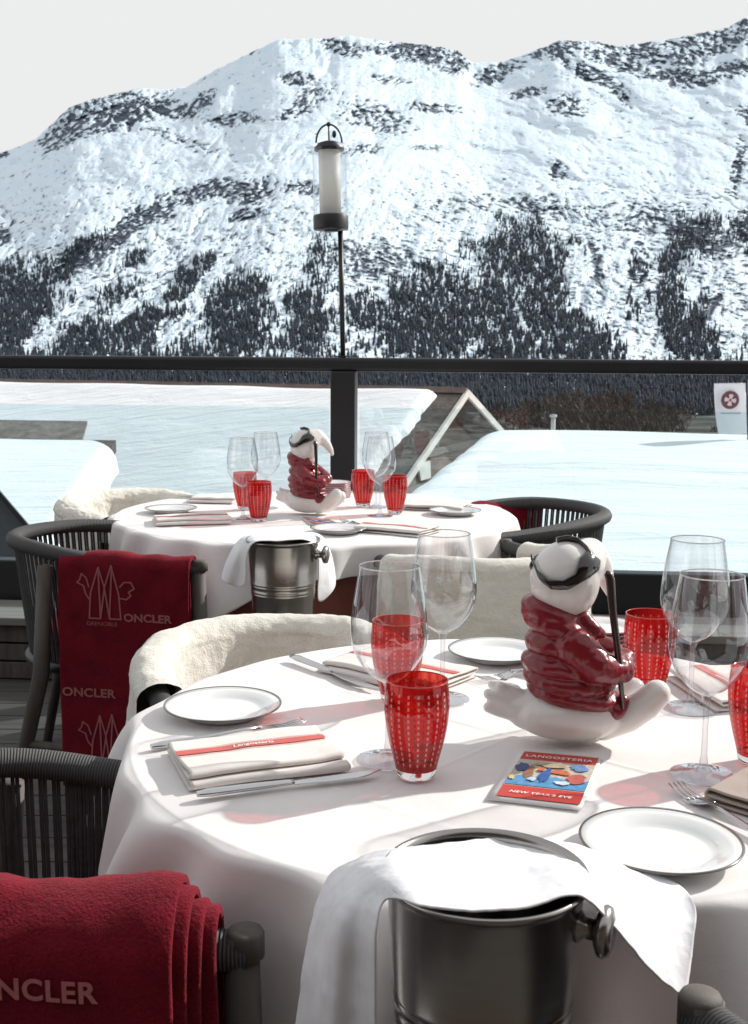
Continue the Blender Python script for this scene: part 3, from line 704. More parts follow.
# ------------------------------------------------------------------ chairs
def chair_path(n=60):
    pts = []
    for i in range(n + 1):
        t = i / n                       # 0 = near arm end (right hand), 1 = far arm end
        if t < .28: k = t / .28; x = .25 - .27 * k; y = -.205 - .012 * smooth(0, 1, k); 
        elif t > .72: k = (1 - t) / .28; x = .25 - .27 * k; y = .205 + .012 * smooth(0, 1, k)
        else:
            a = -PI / 2 + PI * (t - .28) / .44; x = -.02 - .235 * math.cos(a); y = .217 * math.sin(a)
        z = .705 + .035 * smooth(.15, -.2, x)
        pts.append(Vector((x, y, z)))
    return pts
CP = chair_path()
def cp(t):
    f = min(max(t, 0), 1) * (len(CP) - 1); i = min(int(f), len(CP) - 2); return CP[i].lerp(CP[i + 1], f - i)
def low_pt(p, z=.43): return Vector((p.x * .90 + .005, p.y * .88, z))
def build_chair(name, label, rad=.019, group='dark rope armchairs round the two tables'):
    t = thing(name, label, 'chair', group=group)
    rail = obj('top_rail', MB().tube(CP, rad, 14), M['rope_wrap'], t)
    rp = MB(); n = 92
    for i in range(n):
        a = cp(.04 + .92 * i / (n - 1)); b_ = low_pt(a)
        for dx in (-.0028, .0028):
            T_ = (cp(.05 + .92 * i / (n - 1)) - a).normalized() * dx
            rp.tube([a + T_ - Vector((0, 0, .005)), b_ + T_], .0027, 5, cap=False)
    obj('rope_weave', rp, M['rope'], t)
    obj('seat_frame', MB().tube([low_pt(p, .425) for p in CP] , .016, 10).tube([low_pt(CP[0], .425), low_pt(CP[-1], .425)], .016, 10), M['dark_metal'], t)
    st = MB(); K = 40
    pad = [low_pt(cp(i / K)) for i in range(K + 1)]
    cx = Vector((.02, 0, 0)); pad = [Vector((cx.x + (p.x - cx.x) * .93, p.y * .93, 0)) for p in pad]
    st.prism([(p.x, p.y, .438) for p in pad], (0, 0, .085))
    obj('seat_cushion', st, M['cushion'], t, True, [BEV(.018, 3)])
    for sy in (-1, 1):
        obj('leg', MB().tube([(.243, sy * .205, .722), (.25, sy * .208, .40), (.262, sy * .222, 0)], [.0165, .019, .014], 12), M['wood_grey'], t)
        obj('leg', MB().tube([(-.10, sy * .222, .70), (-.12, sy * .215, .42), (-.20, sy * .25, 0)], [.017, .019, .014], 12), M['wood_grey'], t)
        obj('arm_cap', MB().lathe([(0, 0), (.0178, 0), (.0178, .022), (.0155, .026), (0, .0265)], 20, (.247, sy * .205, .700)), M['wood_grey'], t)
        obj('stretcher', MB().tube([(.255, sy * .213, .22), (-.155, sy * .232, .24)], .011, 8), M['wood_grey'], t)
    obj('stretcher', MB().tube([(.04, -.222, .23), (.04, .222, .23)], .011, 8), M['wood_grey'], t)
    return t
# facing angle, position of the seat centre
C = {}
G1 = 'dark rope armchairs round the two tables'
c0_ = build_chair('rope_armchair', 'nearest rope armchair, bottom left, a thick red blanket folded over its arm')
def place(k, x, y, deg, label=None, sc=(1, 1, 1)):
    global c0_
    if k == 'near': o = c0_
    else: o = dup(c0_, (x, y, 0), R(deg), label, G1)
    o.location = (x, y, 0); o.rotation_euler = (0, 0, R(deg)); o.scale = sc; C[k] = o; return o
def cm(k): o = C[k]; return Matrix.Translation(o.location) @ Matrix.Rotation(o.rotation_euler.z, 4, 'Z') @ Matrix.Diagonal((*o.scale, 1))
place('near', -.362, 1.203, 0, sc=(1, 1, .975))
place('left', -.665, 3.05, -10, 'rope armchair under the long printed blanket, left of the far table', (1.14, 1.05, 1))
place('fleece', -.150, 1.905, -72, 'rope armchair wrapped in a cream fleece, behind the left of the near table', (1, 1, .955))
place('back', .265, 2.845, 112, 'rope armchair seen from behind under a flat fleece, between the two tables')
place('right', .40, 3.47, 196, 'dark rope armchair with a small red blanket, right of the far table', (1.15, 1.25, 1.02))
place('far', -.72, 3.62, -38, 'rope armchair with a fleece over its back, beyond the left of the far table')
place('corner', .56, .742, 118, 'rope armchair at the bottom right corner, only its dark rail showing')

# ------------------------------------------------------------------ sheepskin throws
def fleece(name, label, k, t0, t1, inner, outer, seed=0, th=.020, tufts=11000, hump=.0, group='cream fleeces on the chair backs'):
    Mx = cm(k); mb = MB(); rad = .019 + .004; A_ = []
    def fn(u, v):
        t = t0 + (t1 - t0) * u + .006 * mn.noise(Vector((v * 5, u * 3, seed)))
        p = cp(t); tg = (cp(min(1, t + .01)) - cp(max(0, t - .01))).normalized(); out = Vector((0, 0, 1)).cross(tg).normalized()
        arc = PI * (rad + th); tot = inner + arc + outer; s = v * tot
        wob = 1 + .2 * mn.noise(Vector((u * 7, v * 4, seed + 5))) + .22 * mn.noise(Vector((u * 22, v * 14, seed))) + .12 * mn.noise(Vector((u * 70, v * 45, seed)))
        thv = th * wob
        if s < inner:
            h = inner - s; q = -out * (rad + thv + .010 * mn.noise(Vector((u * 5, h * 6, seed)))) - Vector((0, 0, h)); q += out * (-.02 * min(1, h / .2))
        elif s < inner + arc:
            a = PI * (s - inner) / arc; q = -out * math.cos(a) * (rad + thv) + Vector((0, 0, math.sin(a) * (rad + thv) * (.9 + hump)))
        else:
            h = s - inner - arc; q = out * (rad + thv + .010 * mn.noise(Vector((u * 5, h * 6, seed + 3)))) - Vector((0, 0, h)); q += out * (.012 * min(1, h / .2))
        edge = min(u, 1 - u) ; q *= 1
        return Mx @ (p + q)
    mb.grid(fn, 230, 130)
    # soft pile: short locks standing out of the skin
    rr_ = random.Random(seed)
    for i in range(tufts):
        u = rr_.random(); v = rr_.random(); p = Vector(fn(u, v)); e = .004
        du = Vector(fn(min(1, u + e), v)) - Vector(fn(max(0, u - e), v)); dv = Vector(fn(u, min(1, v + e))) - Vector(fn(u, max(0, v - e)))
        nn = du.cross(dv)
        if nn.length < 1e-9: continue
        nn.normalize(); nn = -nn if nn.dot(p - Mx @ cp(t0 + (t1 - t0) * u)) < 0 else nn
        L_ = rr_.uniform(.0015, .0045); d_ = Vector((rr_.uniform(-1, 1), rr_.uniform(-1, 1), rr_.uniform(-1, 1))) * .8
        w = d_.cross(nn); w = w.normalized() * .0012 if w.length > 1e-6 else Vector((.0016, 0, 0))
        b0 = p - nn * .002; tip = p + (nn + d_).normalized() * L_
        mb.add([b0 - w, b0 + w, tip], [(0, 1, 2)])
    o = obj(name, mb, M['fur'], None, True); tag(o, label, 'throw', group); return o
fleece('fleece_throw', 'cream fleece wrapped round the chair back behind the left of the near table', 'fleece', .195, .90, .24, .20, 1, th=.015, tufts=0)
fleece('fleece_throw', 'flat cream fleece hanging outside a chair back, just left of the large bird', 'back', .12, .80, .06, .36, 2, th=.010, tufts=0)
fleece('fleece_throw', 'cream fleece over the curved chair back beyond the left of the far table', 'far', .17, .86, .24, .09, 3, tufts=0)

# ------------------------------------------------------------------ red blankets
def drape(name, label, k, x0, x1, hang_out, hang_in, layers=2, step=.004, stag=0, side=-1, r0=.024, seed=0, top=0, nz=1.0, group='red blankets over the chairs'):
    """blanket laid over the straight arm of chair k from local x0 to x1; side -1 = the right-hand arm"""
    Mx = cm(k); root = thing(name, label, 'blanket', (0, 0, 0), group=group); fns = []
    for L in range(layers):
        rad = r0 + step * L; xr = x1 - stag * L
        def fn(u, v, rad=rad, L=L, xr=xr):
            x = x0 + (xr - x0) * u; y0 = side * .212; z0 = .705 + top
            tot = hang_out + PI * rad + hang_in; s = v * tot
            wv = .004 * nz * mn.noise(Vector((x * 9, v * 2.5, seed + L))) + .0025 * nz * mn.noise(Vector((x * 24, v * 6, seed)))
            if s < hang_out: h = hang_out - s; return Mx @ Vector((x + .004 * mn.noise(Vector((h * 5, 0, L))), y0 + side * (rad + wv + .01 * h * (.5 + L * .2)), z0 - h))
            if s < hang_out + PI * rad:
                a = (s - hang_out) / rad; return Mx @ Vector((x, y0 + side * (rad + wv) * math.cos(a), z0 + (rad + wv * 2.2) * math.sin(a)))
            h = s - hang_out - PI * rad; return Mx @ Vector((x, y0 - side * (rad + wv), z0 - h))
        # rounded hem at the right-hand border
        obj('fold' if L < layers - 1 else 'cloth', MB().grid(fn, 60, 70), M['towel'], root, True, [SOL(step * .85, 0), BEV(step * .3, 2)])
        fns.append(fn)
    f = fns[-1]; yo = side * (r0 + step * (layers - 1))
    def onface(mb, x, h):              # glyph outlines (X right, Y up) laid on the hanging face
        out = MB(); vs = []
        for (a, b_, _) in mb.v:
            hh = h - b_; xx = x + a; u = (xx - x0) / ((x1 - stag * (layers - 1)) - x0)
            tot = hang_out + PI * (r0 + step * (layers - 1)) + hang_in
            p = Vector(f(u, (hang_out - hh) / tot)); nrm = (Mx.to_3x3() @ Vector((0, side, 0)))
            vs.append(p + nrm * (step * .55 + .0012))
        out.add(vs, mb.f); return out
    return root, onface
def strokes(lines, w):
    mb = MB()
    for L in lines:
        for a, b_ in zip(L[:-1], L[1:]):
            a = Vector((*a, 0)); b_ = Vector((*b_, 0)); d_ = (b_ - a).normalized(); n_ = Vector((-d_.y, d_.x, 0)) * w / 2; e_ = d_ * w * .3
            mb.add([a - n_ - e_, b_ - n_ + e_, b_ + n_ + e_, a + n_ - e_], [(0, 1, 2, 3)])
    return mb
def logo(s):                           # the crest: a spiked M, a bird's head at the left, a tail at the right
    L = [[(-.30, 0), (-.27, .50), (-.13, 1.02), (-.02, .62), (.10, 1.06), (.24, .50), (.27, 0)],
         [(-.30, 0), (-.10, 0), (-.13, .98)], [(-.10, 0), (-.02, .60), (.06, 0), (.11, .98)], [(.06, 0), (.27, 0)],
         [(-.28, .36), (-.36, .48), (-.40, .64), (-.52, .70), (-.47, .76), (-.44, .88), (-.35, .80), (-.30, .62)],
         [(.25, .42), (.38, .40), (.46, .48), (.42, .55), (.52, .62), (.46, .74), (.34, .74), (.26, .64)]]
    return strokes([[(x * s, y * s) for x, y in l] for l in L], s * .028)
# near chair: thick folded blanket
bk, on = drape('folded_blanket', 'thick crimson blanket folded in layers over the arm of the nearest chair', 'near', -.42, .225, .42, .22, layers=4, step=.0105, stag=.0115, r0=.026, seed=4, top=.012, nz=1.6)
w = text_mb('MONCLER', .027, .0008, spacing=1.08, align='RIGHT')
obj('lettering', on(w, .127, .022), M['letter'], bk, False)
# left chair: long printed blanket
bl, on = drape('printed_blanket', 'long dark red blanket with pale crests and capitals over the left chair', 'left', -.06, .235, .56, .2, layers=2, step=.006, stag=.0, r0=.026, seed=9, nz=1.0)
lm = mat('dusty_pink_print', (.36, .115, .12), .9, bump=.2, nscale=200)
for (x, h) in ((.050, .125), (.045, .50)):
    obj('crest', on(logo(.125), x, h), lm, bl, False)
    obj('lettering', on(text_mb('ONCLER', .027, .0009, align='LEFT', spacing=1.02), x + .040, h + .004), lm, bl, False)
    obj('lettering', on(text_mb('GRENOBLE', .014, .0, align='CENTER', spacing=1.0), x - .01, h + .018), lm, bl, False)
obj('lettering', on(text_mb('ONCLER', .030, .0009, align='LEFT', spacing=1.05), -.055, .325), lm, bl, False)
br, on = drape('small_red_blanket', 'small dark red blanket with faint capitals on the chair right of the far table', 'right', -.19, .01, .20, .16, layers=2, step=.005, r0=.024, seed=14)
obj('lettering', on(text_mb('MONCLER', .026, .0009, align='CENTER'), -.09, .09), lm, br, False)

# ------------------------------------------------------------------ tables and tablecloths
TZ = .75
def table(name, label, cx, cy, Rr):
    t = thing(name, label, 'table', (cx, cy, 0), group='round restaurant tables')
    obj('tabletop', MB().lathe([(0, .715), (Rr - .02, .715), (Rr - .012, .722), (Rr - .012, .738), (Rr - .02, .742), (0, .742)], 64), M['wood_grey'], t)
    obj('pedestal', MB().lathe([(.04, .02), (.04, .70), (.09, .713), (0, .714)], 24), M['dark_metal'], t)
    obj('foot', MB().lathe([(0, 0), (.25, 0), (.25, .008), (.05, .022), (0, .022)], 40), M['dark_metal'], t)
def cloth(name, label, cx, cy, Rr, hang, waves, seed, amp=.022, m=None, flare=.02, top=True, z=TZ, group='white tablecloths', cat='tablecloth'):
    NA = 420; Rn = 90; Dn = 44; mb = MB(); rc_ = .011
    fr_ = random.Random(seed * 7 + 1); nf = int(2 * PI * Rr / .155); folds = []
    for i in range(nf):
        folds.append((2 * PI * (i + fr_.uniform(-.28, .28)) / nf + waves, fr_.uniform(.07, .125) * .5 / Rr, fr_.uniform(.35, 1.3), fr_.uniform(-.25, .25)))
    def wav(th, k=0):
        w = 0
        for a, wd_, am, dr in folds:
            q_ = (th - a - dr * k * .3 + PI) % (2 * PI) - PI
            w += am * math.exp(-(q_ / wd_) ** 2)
        return w
    def fn(u, v):
        th = 2 * PI * u; L = hang(th); s = v * (Rr + L)
        e = Vector((math.cos(th), math.sin(th), 0))
        cr_ = 0
        if s <= Rr:
            p = e * s; ca, sa = math.cos(.35 + seed * .1), math.sin(.35 + seed * .1); c1 = p.x * ca + p.y * sa; c2 = -p.x * sa + p.y * ca; zz = (.0011 * sum(math.exp(-((c1 - q_) / .0035) ** 2) + math.exp(-((c2 - q_) / .0035) ** 2) for q_ in (-.30, -.02, .26))) * min(1, (Rr - s) * 20) + .0016 * mn.noise(Vector((p.x * 6, p.y * 6, seed))) * min(1, (Rr - s) * 15) + .0006 * mn.noise(Vector((p.x * 22, p.y * 22, seed))) * min(1, (Rr - s) * 15)
            return Vector((cx, cy, z + zz)) + p
        d_ = s - Rr; q = min(1, d_ / (PI / 2 * rc_))
        if d_ < PI / 2 * rc_: a = d_ / rc_; rr_ = Rr + rc_ * math.sin(a); zz = -rc_ * (1 - math.cos(a))
        else: rr_ = Rr + rc_; zz = -rc_ - (d_ - PI / 2 * rc_)
        k = max(0, d_ - .006) / .2; wv = wav(th + .12 * k * mn.noise(Vector((th * 2, k, seed))), k)
        rr_ += amp * (min(1.6, k) ** .5) * wv + flare * k + .004 * mn.noise(Vector((th * 6, d_ * 9, seed + 2))) * min(1, k * 3)
        return Vector((cx, cy, z + zz)) + e * rr_
    # radial steps: coarse on the top, fine round the edge
    vs = [0]; 
    def vmap(j):
        if j <= Rn: return None
    def gfn(u, v):
        th = 2 * PI * u; L = hang(th); j = v * (Rn + Dn)
        s = Rr * (j / Rn) if j <= Rn else Rr + L * ((j - Rn) / Dn) ** 1.6
        return fn(u, s / (Rr + L))
    mb.grid(gfn, NA, Rn + Dn + 1, True)
    o = obj(name, mb, m or M['linen'], None, True, [SOL(.0016, 1)]); return tag(o, label, cat, group)
def sqhang(mid, cor, a0, p=2.0):
    def f(th): c_ = abs(math.cos(2 * (th - a0))); return mid + (cor - mid) * c_ ** p if math.cos(2 * (th - a0)) > 0 or True else mid
    return f
def hang4(mid, cor, a0):
    def f(th):
        q = ((th - a0 + PI / 4) % (PI / 2)) - PI / 4           # 0 at a corner
        return mid + (cor - mid) * math.exp(-(q / .26) ** 2)
    return f
T1 = (.175, 1.445, .474); T2 = (-.177, 3.47, .59)
table('round_table', 'near round table under a white cloth, laid with the large white bird', *T1)
table('round_table', 'far round table under a white cloth, laid with the small white bird', *T2)
cloth('tablecloth', 'white linen cloth on the near table with the large bird', *T1, hang4(.135, .30, R(-115)), .08, 5, amp=.070, flare=.004)
cloth('tablecloth', 'white linen cloth on the far table over a brick red undercloth', *T2, hang4(.085, .20, R(-114)), .0, 8, amp=.07, flare=.004)
cloth('undercloth', 'brick red undercloth hanging below the white cloth of the far table', T2[0], T2[1], T2[2] - .022, lambda th: .55, 0, 12, amp=.03, m=M['undercloth'], flare=.0, z=TZ - .004, group=None)
# ------------------------------------------------------------------ tableware prototypes
Z = TZ + .0022
def at(px, py, z=None): p = P(px, py, Z if z is None else z); return p
# wine glass
def make_wine(label):
    t = thing('wine_glass', label, 'wine glass', group='tall stemmed wine glasses')
    bowl = [(.0035, .094), (.010, .0965), (.022, .104), (.034, .118), (.0420, .133), (.0458, .149), (.0455, .164), (.0430, .186), (.0390, .211), (.0350, .234)]
    # smooth the profile
    def sm(pr, n=2):
        for _ in range(n):
            q = [pr[0]]
            for a, b_ in zip(pr[:-1], pr[1:]): q += [(a[0] * .75 + b_[0] * .25, a[1] * .75 + b_[1] * .25), (a[0] * .25 + b_[0] * .75, a[1] * .25 + b_[1] * .75)]
            pr = q + [pr[-1]]
        return pr
    obj('bowl', MB().lathe(sm(bowl), 64), M['glass'], t)
    obj('rim', MB().tube([(.035 * math.cos(a), .035 * math.sin(a), .234) for a in [2 * PI * i / 64 for i in range(64)]], .0008, 6, closed=True), M['glass_solid'], t)
    obj('stem', MB().lathe([(.010, .0062), (.0052, .012), (.0036, .025), (.0032, .055), (.0036, .085), (.006, .0935), (.010, .0965)], 24), M['glass_stem'], t)
    obj('foot', MB().lathe(sm([(0, .0), (.037, .0), (.0385, .0008), (.037, .0016), (.020, .0032), (.010, .0062), (0, .0066)], 1), 56), M['glass'], t)
    return t
GW = 'tall stemmed wine glasses'; GT = 'red dotted tumblers'
def make_tumbler(label):
    t = thing('red_tumbler', label, 'tumbler', group=GT)
    pr = [(.0235, .011), (.0262, .022), (.0305, .038), (.0345, .056), (.0368, .074), (.0372, .088), (.0362, .102), (.0347, .113)]
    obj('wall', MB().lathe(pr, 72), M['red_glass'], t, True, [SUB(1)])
    obj('rim', MB().tube([(.0347 * math.cos(a), .0347 * math.sin(a), .1133) for a in [2 * PI * i / 56 for i in range(56)]], .0008, 6, closed=True), M['red_rim'], t)
    obj('thick_base', MB().lathe([(0, 0), (.0195, 0), (.0222, .003), (.0236, .0112), (.012, .0095), (0, .009)], 48), M['glass_solid'], t)
    return t
M['red_rim'] = mat('red_rim_glass', (.55, .05, .05), .1, var=.05, bump=0, coat=.5)
def make_plate(label, r_=.078, rim='china_grey', cat='plate', group=None, th=1.0):
    t = thing('side_plate', label, cat, group=group); k = r_ / .078
    pr = [(0, .003), (.044, .003), (.046, .0), (.050, .0), (.052, .004), (.066, .0085), (.0775, .0125), (.078, .0135), (.0775, .0142), (.066, .0112), (.054, .0072), (.050, .0048), (.046, .0044), (0, .0042)]
    pr = [(a * k, b_ * th) for a, b_ in pr]
    obj('dish', MB().lathe(pr, 72), M['china'], t)
    obj('rim_band', MB().lathe([(.0758 * k, .0141 * th), (.0779 * k, .0146 * th), (.0785 * k, .0136 * th), (.0779 * k, .0122 * th)], 72), M[rim], t)
    return t
def ribbon(pts, widths, z0, z1):       # flat cutlery outline extruded
    return None
def make_knife(label):
    t = thing('table_knife', label, 'knife', group='table knives')
    h = MB(); h.tube([(-.105, 0, .004), (-.09, 0, .0045), (-.04, 0, .0042), (-.004, 0, .0038), (.004, 0, .0036)], [.005, .0078, .0068, .0052, .0045], 16, flat=.0 + 1)
    h.v = [(x, y, z * .55 + .001) for x, y, z in h.v]; h.v = [(x, y, z + .0035) for x, y, z in h.v]
    obj('handle', h, M['cutlery'], t)
    n = 24; top = []; bot = []
    for i in range(n + 1):
        x = .002 + .108 * i / n; e = smooth(0, .06, x); top.append((x, .0045 + .001 * e)); lo = -.0055 - .0045 * smooth(0, .05, x) + .0135 * smooth(.075, .112, x) ** 1.6; bot.append((x, lo))
    o2 = top + bot[::-1]
    obj('blade', MB().prism([(x, y, .0045) for x, y in o2], (0, 0, .0014)), M['cutlery'], t, False, [BEV(.0005, 1)]); return t
def make_fork(label):
    t = thing('table_fork', label, 'fork', group='table forks')
    h = MB(); h.tube([(-.10, 0, .004), (-.085, 0, .004), (-.03, 0, .0045), (.02, 0, .007), (.045, 0, .0075)], [.0052, .007, .0042, .0032, .005], 14)
    h.v = [(x, y, z * .6 + .002) for x, y, z in h.v]; obj('handle', h, M['cutlery'], t)
    b_ = MB(); b_.grid(lambda u, v: (.040 + .028 * u, (v - .5) * .023 * math.sin(PI * min(1, .25 + u) * .5), .0075 - .006 * math.sin(u * PI * .6)), 10, 9)
    obj('head', b_, M['cutlery'], t, True, [SOL(.0014, 0)])
    for k in range(4):
        y = (k - 1.5) * .0062; obj('tine', MB().tube([(.066, y, .0020), (.080, y, .0016), (.095, y * .95, .0035), (.106, y * .93, .0065)], [.0015, .0014, .0012, .0007], 8), M['cutlery'], t)
    return t
def napkin_section(n=90):
    # folded cloth seen end-on: three layers turned over one another
    pts = []; segs = [((.070, .0022), (-.062, .0022)), 'turn', ((-.062, .0102), (.058, .0095)), 'turnr', ((.058, .0165), (-.066, .0195)), 'droop']
    out = []
    def line(a, b_, k): 
        for i in range(k): t_ = i / (k - 1); out.append((a[0] + (b_[0] - a[0]) * t_, a[1] + (b_[1] - a[1]) * t_))
    line((.070, .0022), (-.060, .0022), 14)
    for i in range(1, 9): a = PI * i / 9; out.append((-.060 - .0034 * math.sin(a), .0058 - .0036 * math.cos(a)))
    line((-.060, .0094), (.058, .0098), 14)
    for i in range(1, 9): a = PI * i / 9; out.append((.058 + .0038 * math.sin(a), .0134 - .0036 * math.cos(a)))
    line((.058, .0170), (-.050, .0185), 16)
    for i in range(1, 9): a = PI * i / 9; out.append((-.050 - .0034 * math.sin(a), .0156 + .0029 * math.cos(a)))
    line((-.050, .0128), (-.030, .0130), 4)
    return out
def make_napkin(label, m, length=.19, seed=0, stripe=True, group='folded linen napkins', wsc=1.0):
    t = thing('folded_napkin', label, 'napkin', group=group); sec = napkin_section(); ns = len(sec)
    def f(u, v, lift=0):
        x = (u - .5) * length; j = v * (ns - 1); i = min(int(j), ns - 2); q = j - i
        y = sec[i][0] * (1 - q) + sec[i + 1][0] * q; z = sec[i][1] * (1 - q) + sec[i + 1][1] * q
        k = z / .02
        y = y * wsc + .006 * mn.noise(Vector((x * 7, v * 2, seed))) * (1 + k) + .008 * k * u
        z = z + (.0045 * mn.noise(Vector((x * 11, y * 14, seed + 3))) + .0018 * mn.noise(Vector((x * 30, y * 30, seed)))) * k + .002 * k * math.sin(u * 3)
        x += .010 * k * (mn.noise(Vector((y * 9, seed, k * 2)))) + .004 * k
        return Vector((x, y, max(z * .82, .0018) + lift))
    obj('cloth', MB().grid(f, 44, 170), m, t, True, [SOL(.0022, 0)])
    if stripe:
        tot = ns - 1
        i0 = 14 + 8 + 14 + 8
        def g(u, v, c=.011, w_=.0075):
            y_ = c + (v - .5) * 2 * w_; vv = (i0 + (.058 - y_) / (.113) * 15) / tot; p = f(u * .985 + .0075, vv); return p + Vector((0, 0, .0021))
        sm_ = obj('stripe', MB().grid(g, 44, 8), M['stripe'], t)
        for c in (.0225, -.0005): obj('stripe_line', MB().grid(lambda u, v: g(u, v, c, .0006), 44, 3), M['stripe'], t)
        tx = text_mb('Langosteria', .011, .0002, .25); q = MB()
        q.add([g(.5 + a[0] / length, .5 + a[1] / .015 - .22) + Vector((0, 0, .0006)) for a in tx.v], tx.f)
        obj('lettering', q, M['letter_white'], sm_, False)
    return t
def put(o, p, rz=0): o.location = p; o.rotation_euler = (0, 0, R(rz)); return o
G_ = None
# wine glasses
w0 = put(make_wine('tall wine glass left of centre, standing behind the nearest red tumbler'), at(388, 760))
for (x, y, l) in ((442, 699, 'tall wine glass just left of the large bird, in front of the flat fleece'), (703, 775, 'tall wine glass at the right, nearest of the pair beside the bird'),
                  (690, 709, 'tall wine glass at the right, farther of the pair beside the bird'), (243, 519, 'wine glass on the far table, leftmost, in front of its red tumbler'),
                  (266, 508, 'wine glass on the far table, just left of the small bird'), (380, 516, 'wine glass on the far table, nearest of the pair right of the post'),
                  (376, 507, 'wine glass on the far table, farther of the pair right of the post')):
    dup(w0, at(x, y), random.uniform(0, 6), l)
t0_ = put(make_tumbler('nearest red dotted tumbler, left of the flyer'), at(416, 776), 10)
for (x, y, l) in ((397, 700, 'red dotted tumbler behind the left wine glass on the near table'), (648, 691, 'red dotted tumbler between the large bird and the right wine glasses'),
                  (757, 762, 'red dotted tumbler cut by the right edge of the picture'), (259, 521, 'red dotted tumbler, nearest one left of the small bird'),
                  (245, 509, 'red dotted tumbler half hidden behind another, leftmost on the far table'), (363, 506, 'red dotted tumbler between the small bird and the far wine glasses'),
                  (395, 513, 'red dotted tumbler, rightmost on the far table')):
    dup(t0_, at(x, y), random.uniform(0, 6), l)
GP = 'white side plates with a grey rim'
p0 = put(make_plate('white side plate with a grey rim at the left of the near table', group=GP), at(223, 713))
for (x, y, l) in ((660, 852, 'white side plate at the bottom right of the near table, largest in view'), (497, 657, 'white side plate at the back of the near table, partly behind the bird'),
                  (171, 512, 'white side plate at the left of the far table'), (339, 532, 'white side plate at the front of the far table'), (455, 514, 'white side plate at the right of the far table')):
    dup(p0, at(x, y), 0, l)
# the stacks of small red rimmed plates
ORD = ['topmost', 'second from the top', 'third from the top', 'fourth from the top', 'fifth from the top', 'sixth from the top', 'seventh from the top', 'eighth from the top', 'bottom one']
GS = 'small red edged plates in stacks'
sp_ = make_plate('small red edged plate, bottom one of the stack behind the large bird', .058, 'china_red', group=GS, th=.8)
for si, (x, y, nm) in enumerate(((601, 662, 'behind the large bird'), (333, 500, 'behind the small bird'))):
    b0 = at(x, y)
    for k in range(9):
        loc = b0 + Vector((random.uniform(-.0015, .0015), random.uniform(-.0015, .0015), k * .0062))
        if si == 0 and k == 0: put(sp_, loc)
        else: dup(sp_, loc, 0, 'small red edged plate, %s of the stack %s' % (ORD[8 - k], nm))
def heading(a, b_): d_ = at(*b_) - at(*a); return math.degrees(math.atan2(d_.y, d_.x))
# knives and forks
hA = heading((190, 801), (385, 775))
k0 = put(make_knife('table knife in front of the striped napkin at the left of the near table'), (at(190, 800) + at(385, 776)) / 2 , hA)
hB = heading((297, 662), (372, 690))
dup(k0, (at(297, 662) + at(368, 689)) / 2, R(hB), 'table knife beside the napkin at the back of the near table')
f0 = put(make_fork('table fork at the lower right, its tines beside the taupe napkin'), at(735, 824), heading((760, 838), (692, 797)))
dup(f0, at(228, 737), R(heading((148, 748), (300, 722))), 'table fork mostly hidden under the striped napkin')
dup(f0, at(360, 526), R(-60 + 180), 'table fork on the far table beside the front plate')
dup(k0, at(205, 499), R(-20), 'table knife on the far table beside the back napkin')
dup(f0, at(535, 672), R(210), 'table fork at the back of the near table beside the plate')
# napkins
GN = 'folded linen napkins'
put(make_napkin('folded white napkin with a red stripe, left on the near table', M['napkin'], .185, 1), at(256, 763), hA - 1)
put(make_napkin('folded napkin at the back of the near table beside the knife', M['napkin'], .20, 5), at(395, 675), -38)
put(make_napkin('folded napkin at the right of the near table behind the wine glasses', M['napkin'], .17, 8), at(735, 692), 100)
put(make_napkin('rolled taupe napkin at the lower right, beside the fork', M['napkin_grey'], .15, 11, stripe=False, wsc=.72), at(733, 815) + Vector((.062, .055, 0)), 42)
put(make_napkin('folded napkin at the left of the far table, nearest there', M['napkin'], .21, 14), at(191, 522), 15)
put(make_napkin('folded napkin at the back left of the far table', M['napkin'], .15, 17, stripe=False), at(215, 501), -10)
put(make_napkin('folded napkin with a red stripe at the front right of the far table', M['napkin'], .20, 20), at(399, 531), 150)
put(make_napkin('folded napkin at the back right of the far table', M['napkin'], .19, 23, stripe=False), at(438, 508), 160)

